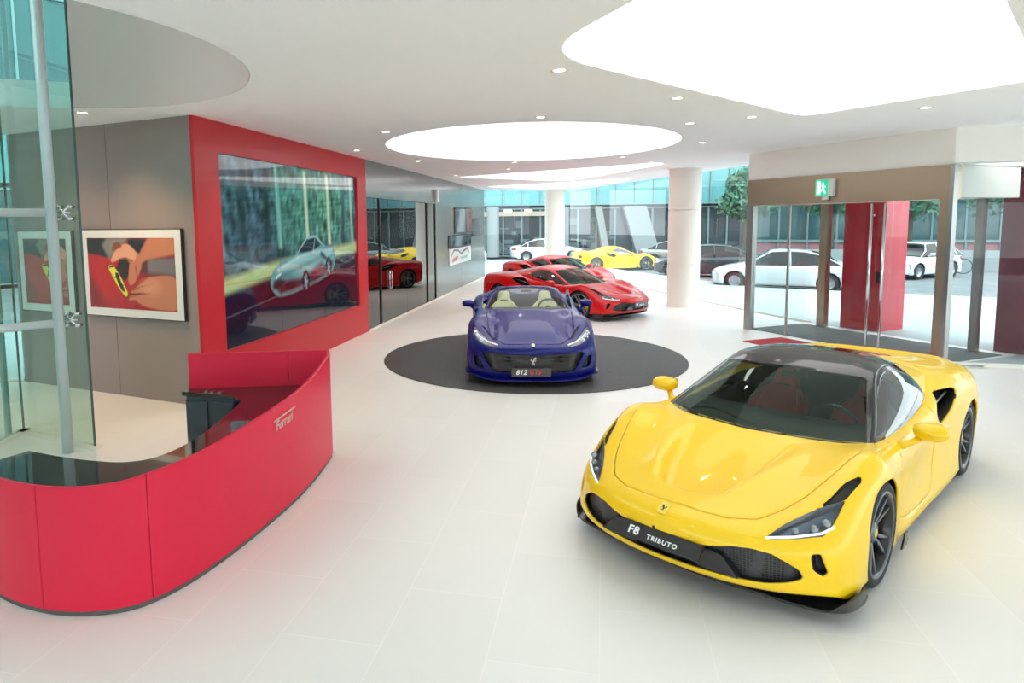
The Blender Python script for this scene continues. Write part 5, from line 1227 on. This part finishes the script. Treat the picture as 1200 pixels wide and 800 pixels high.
# ------------------------------------------------------------------ ordinary street cars
def build_street_car(paint, L=4.6, H=1.45, W=1.8, kind='sedan', name='parked_car'):
    car = empty(name, (0, 0, 0)); f_ = L/2; w = W/2; b = .85*H/1.45*1.0
    A = f_-.85; B = -f_+.9
    def row(x, zc, zs, ws_=1.0):
        return [(x, 0, zc), (x, w*.45*ws_, zc-.004), (x, w*.80*ws_, zs+.01), (x, w*.95*ws_, zs-.06), (x, w*1.0*ws_, zs-.22), (x, w*.985*ws_, .42), (x, w*.96*ws_, .20)]
    nose = lambda x, z, k: [(x, 0, z), (x-.02, w*.45, z), (x-.12, w*.78, z), (x-.24, w*.90, z-.01*k), (x-.34, w*.95, z-.03*k), (x-.42, w*.97, max(.2, z-.1*k)), (x-.48, w*.96, .20)]
    tail = lambda x, z, k: [(x, 0, z), (x+.02, w*.45, z), (x+.10, w*.78, z), (x+.18, w*.89, z-.01*k), (x+.24, w*.94, z-.03*k), (x+.30, w*.96, max(.2, z-.1*k)), (x+.34, w*.95, .20)]
    net = [nose(f_-.03, .22, 0), nose(f_, .45, 1), nose(f_-.02, .66, 2.4), row(f_-.30, .80, .76, .97), row(f_-.75, .90, .86), row(f_-1.15, .96, .92), row(.3, 1.0, .93), row(-.5, 1.0, .94), row(B-.0, 1.02, .96), row(B-.45, 1.02 if kind == 'sedan' else 1.06, .95, .99), tail(-f_+.02, .92, 4), tail(-f_, .6, 2), tail(-f_+.04, .26, 0)]
    p, _ = grid_patch(net, 4, 4)
    for cx in (A, B):
        s = np.hypot(p.V[:, 0]-cx, p.V[:, 2]-.32)-.37; s = np.where(np.abs(p.V[:, 1]) > .5, s, 1); _, p = clip(p, s)
    fr = lambda V: V[:, 0] > f_-.8
    g, p = clip(p, sd(p, [(-.1, .30), (.5, .32), (.55, .42), (.42, .56), (-.1, .58)], 1, 2, True, fr)); pobj('grille', g, SATINBLACK, car, .01)
    g, p = clip(p, sd(p, [(.5, .60), (.85, .64), (.86, .74), (.55, .68)], 1, 2, True, fr)); [pobj('headlight', q, CHROME, car, .01) for q in halves(g)]
    g, p = clip(p, sd(p, [(.48, .72), (.86, .72), (.86, .88), (.48, .86)], 1, 2, True, lambda V: V[:, 0] < -f_+.5)); [pobj('tail_light', q, TAIL, car, .01) for q in halves(g)]
    pobj('body_shell', p, paint, car, .02)
    top = H
    xs = {'sedan': [(f_-1.15, .94), (f_-1.62, 1.20), (.35, top-.03), (-.25, top), (-.75, top-.03), (B+.15, top-.16), (B-.35, 1.0)], 'hatch': [(f_-1.0, .94), (f_-1.45, 1.20), (.45, top-.03), (-.25, top), (-1.0, top-.04), (B-.25, top-.16), (-f_+.15, 1.0)]}[kind]
    tn = []
    for i, (x, z) in enumerate(xs):
        q = (z-.94)/(top-.94); wt_ = w*(.90-.24*q); tn.append([(x+.06, 0, z), (x+.05, wt_*.45, z-.002), (x+.02, wt_*.85, z-.02), (x, wt_, z-.05)])
    t, _ = grid_patch(tn, 5, 4)
    roof, gl = clip(t, np.maximum(1.9-t.U[:, 1], t.U[:, 1]-4.4)); pobj('roof', roof, paint, car, .02); pobj('windshield', gl, SIDEGLASS if False else BLACKGLOSS, car, .01)
    for sgn in (1, -1):
        v = []; f = []
        for r in tn:
            x, y, z = r[3]; v += [(x, sgn*y, z), (x, sgn*(y*.5+w*.46), (z+.92)/2), (x, sgn*w*.93, .90)]
        for i in range(len(tn)-1):
            for k in range(2): f.append((i*3+k, i*3+k+1, i*3+k+4, i*3+k+3))
        q = Patch(v, f); mid = [(tn[2][3][0]+.05, 0), (tn[4][3][0], 0)]
        mb = MB(); mb.add(v, f, True); mb.build('side_window', BLACKGLOSS, car)
        for i in (3, 5):
            x, y, z = tn[i][3]; MB().tube([(x, sgn*(y+.006), z-.01), (x-.02, sgn*(y*.5+w*.47), (z+.92)/2), (x-.04, sgn*w*.935, .90)], .03, 6).build('window_pillar', paint, car)
        mb = MB().tube([(tn[j][3][0], sgn*(tn[j][3][1]), tn[j][3][2]) for j in range(len(tn))], .028, 6); mb.build('roof_rail', paint, car)
        make_mirror(car, sgn, (f_-1.5, w+.07, 1.02), (f_-1.45, w*.9, .94), paint, .9)
    wl = MB()
    for cx in (A, B):
        for sgn in (-1, 1):
            wh = empty('wheel', (cx, sgn*(w-.12), .32)); wh.parent = car
            Ry = Matrix.Rotation(-PI/2*sgn, 4, 'X')
            MB().lathe([(.20, -.09), (.30, -.10), (.32, -.07), (.32, .07), (.30, .10), (.20, .09)], 28, Ry).build('tyre', RUBBER, wh)
            MB().lathe([(0, .07), (.06, .085), (.19, .07), (.21, .09), (.21, -.08)], 28, Ry).build('rim', RIMBRIGHT, wh)
    MB().box(-f_+.2, -w*.85, .16, f_-.35, w*.85, .5).build('underbody', SATINBLACK, car)
    return car
# ------------------------------------------------------------------ place the cars
def put(o, x, y, yaw, z, label, cat='car', group=None):
    o.location = (x, y, z); o.rotation_euler = (0, 0, yaw); tag(o, label, cat, group); return o
coupe = build_coupe()
put(coupe, 1.712, 6.132, -2.1671, 0, 'yellow two-seat sports coupe with black roof and red seats in the right foreground')
redmap = {YELLOW: RED, BLACKGLOSS: RED}
o = copy_tree(coupe, {YELLOW: RED, RIM: RIMBRIGHT}); put(o, -1.10, 17.52, -.6189, 0, 'red sports coupe directly behind the blue convertible, nearer of the two red cars')
for ch in bpy.data.objects:
    if ch.parent == o and ch.name.startswith(('roof', 'window_pillar')):
        ch.material_slots[0].link = 'OBJECT'; ch.material_slots[0].material = RED
red1 = o
o = copy_tree(red1, {}); put(o, -1.55, 22.66, -.8247, 0, 'second red sports coupe, mostly hidden behind the nearer red one')
for ch in kids(o): pass
o = copy_tree(coupe, {}); put(o, .55, 35.2, .38, -.155, 'yellow sports coupe parked outside beyond the far glass')
for ch in bpy.data.objects:
    if ch.parent == o and ch.name.startswith(('roof', 'window_pillar')):
        ch.material_slots[0].link = 'OBJECT'; ch.material_slots[0].material = YELLOW
gt = build_gt()
put(gt, -1.33, 11.55, -1.4126, .012, 'dark blue open sports convertible with cream seats on the black round disc')
sed = build_street_car(WHITE, 4.7, 1.45, 1.82, 'sedan'); put(sed, -3.6, 43.0, .25, -.16, 'white sedan parked outside behind the white column', 'car', None)
o = copy_tree(sed, {WHITE: SILVER}); put(o, 4.3, 38.0, -.25, -.16, 'silver grey sedan parked outside, left of the nearer white column')
o = copy_tree(sed, {WHITE: DARKPAINT}); put(o, 4.6, 31.0, 2.9, -.16, 'dark sedan outside whose front wheel shows right of the nearer white column')
o = copy_tree(sed, {}); put(o, -8.6, 38.5, 1.2, -.16, 'white car parked outside at the far end of the grey wall')
o = copy_tree(sed, {}); put(o, 6.3, 25.6, 2.85, -.16, 'long white car right outside the left entrance doors')
hat = build_street_car(WHITE, 4.0, 1.5, 1.75, 'hatch'); put(hat, 12.9, 31.3, -2.5, -.16, 'white hatchback on the road seen through the right entrance door')
# bicycle near the hatchback
bk = empty('bicycle', (15.2, 33.6, -.16), -.6, 'bicycle on the road right of the white hatchback', 'bicycle')
for x in (-.5, .5): MB().tube([(x+.33*math.cos(2*PI*i/20), 0, .34+.33*math.sin(2*PI*i/20)) for i in range(21)], .018, 6, False).build('wheel', RUBBER, bk)
MB().tube([(-.5, 0, .34), (-.05, 0, .30), (.35, 0, .80), (-.2, 0, .82), (-.05, 0, .30)], .016, 6).tube([(-.5, 0, .34), (-.2, 0, .82)], .013, 6).tube([(.5, 0, .34), (.35, 0, .80), (.32, 0, .98)], .014, 6).build('frame', MULL, bk)
MB().tube([(.32, -.25, .98), (.32, .25, .98)], .014, 6).build('handlebar', SATINBLACK, bk)
MB().tube([(-.32, 0, .93), (-.08, 0, .94)], [.06, .03], 8).tube([(-.2, 0, .82), (-.22, 0, .92)], .012, 6).build('saddle', SATINBLACK, bk)
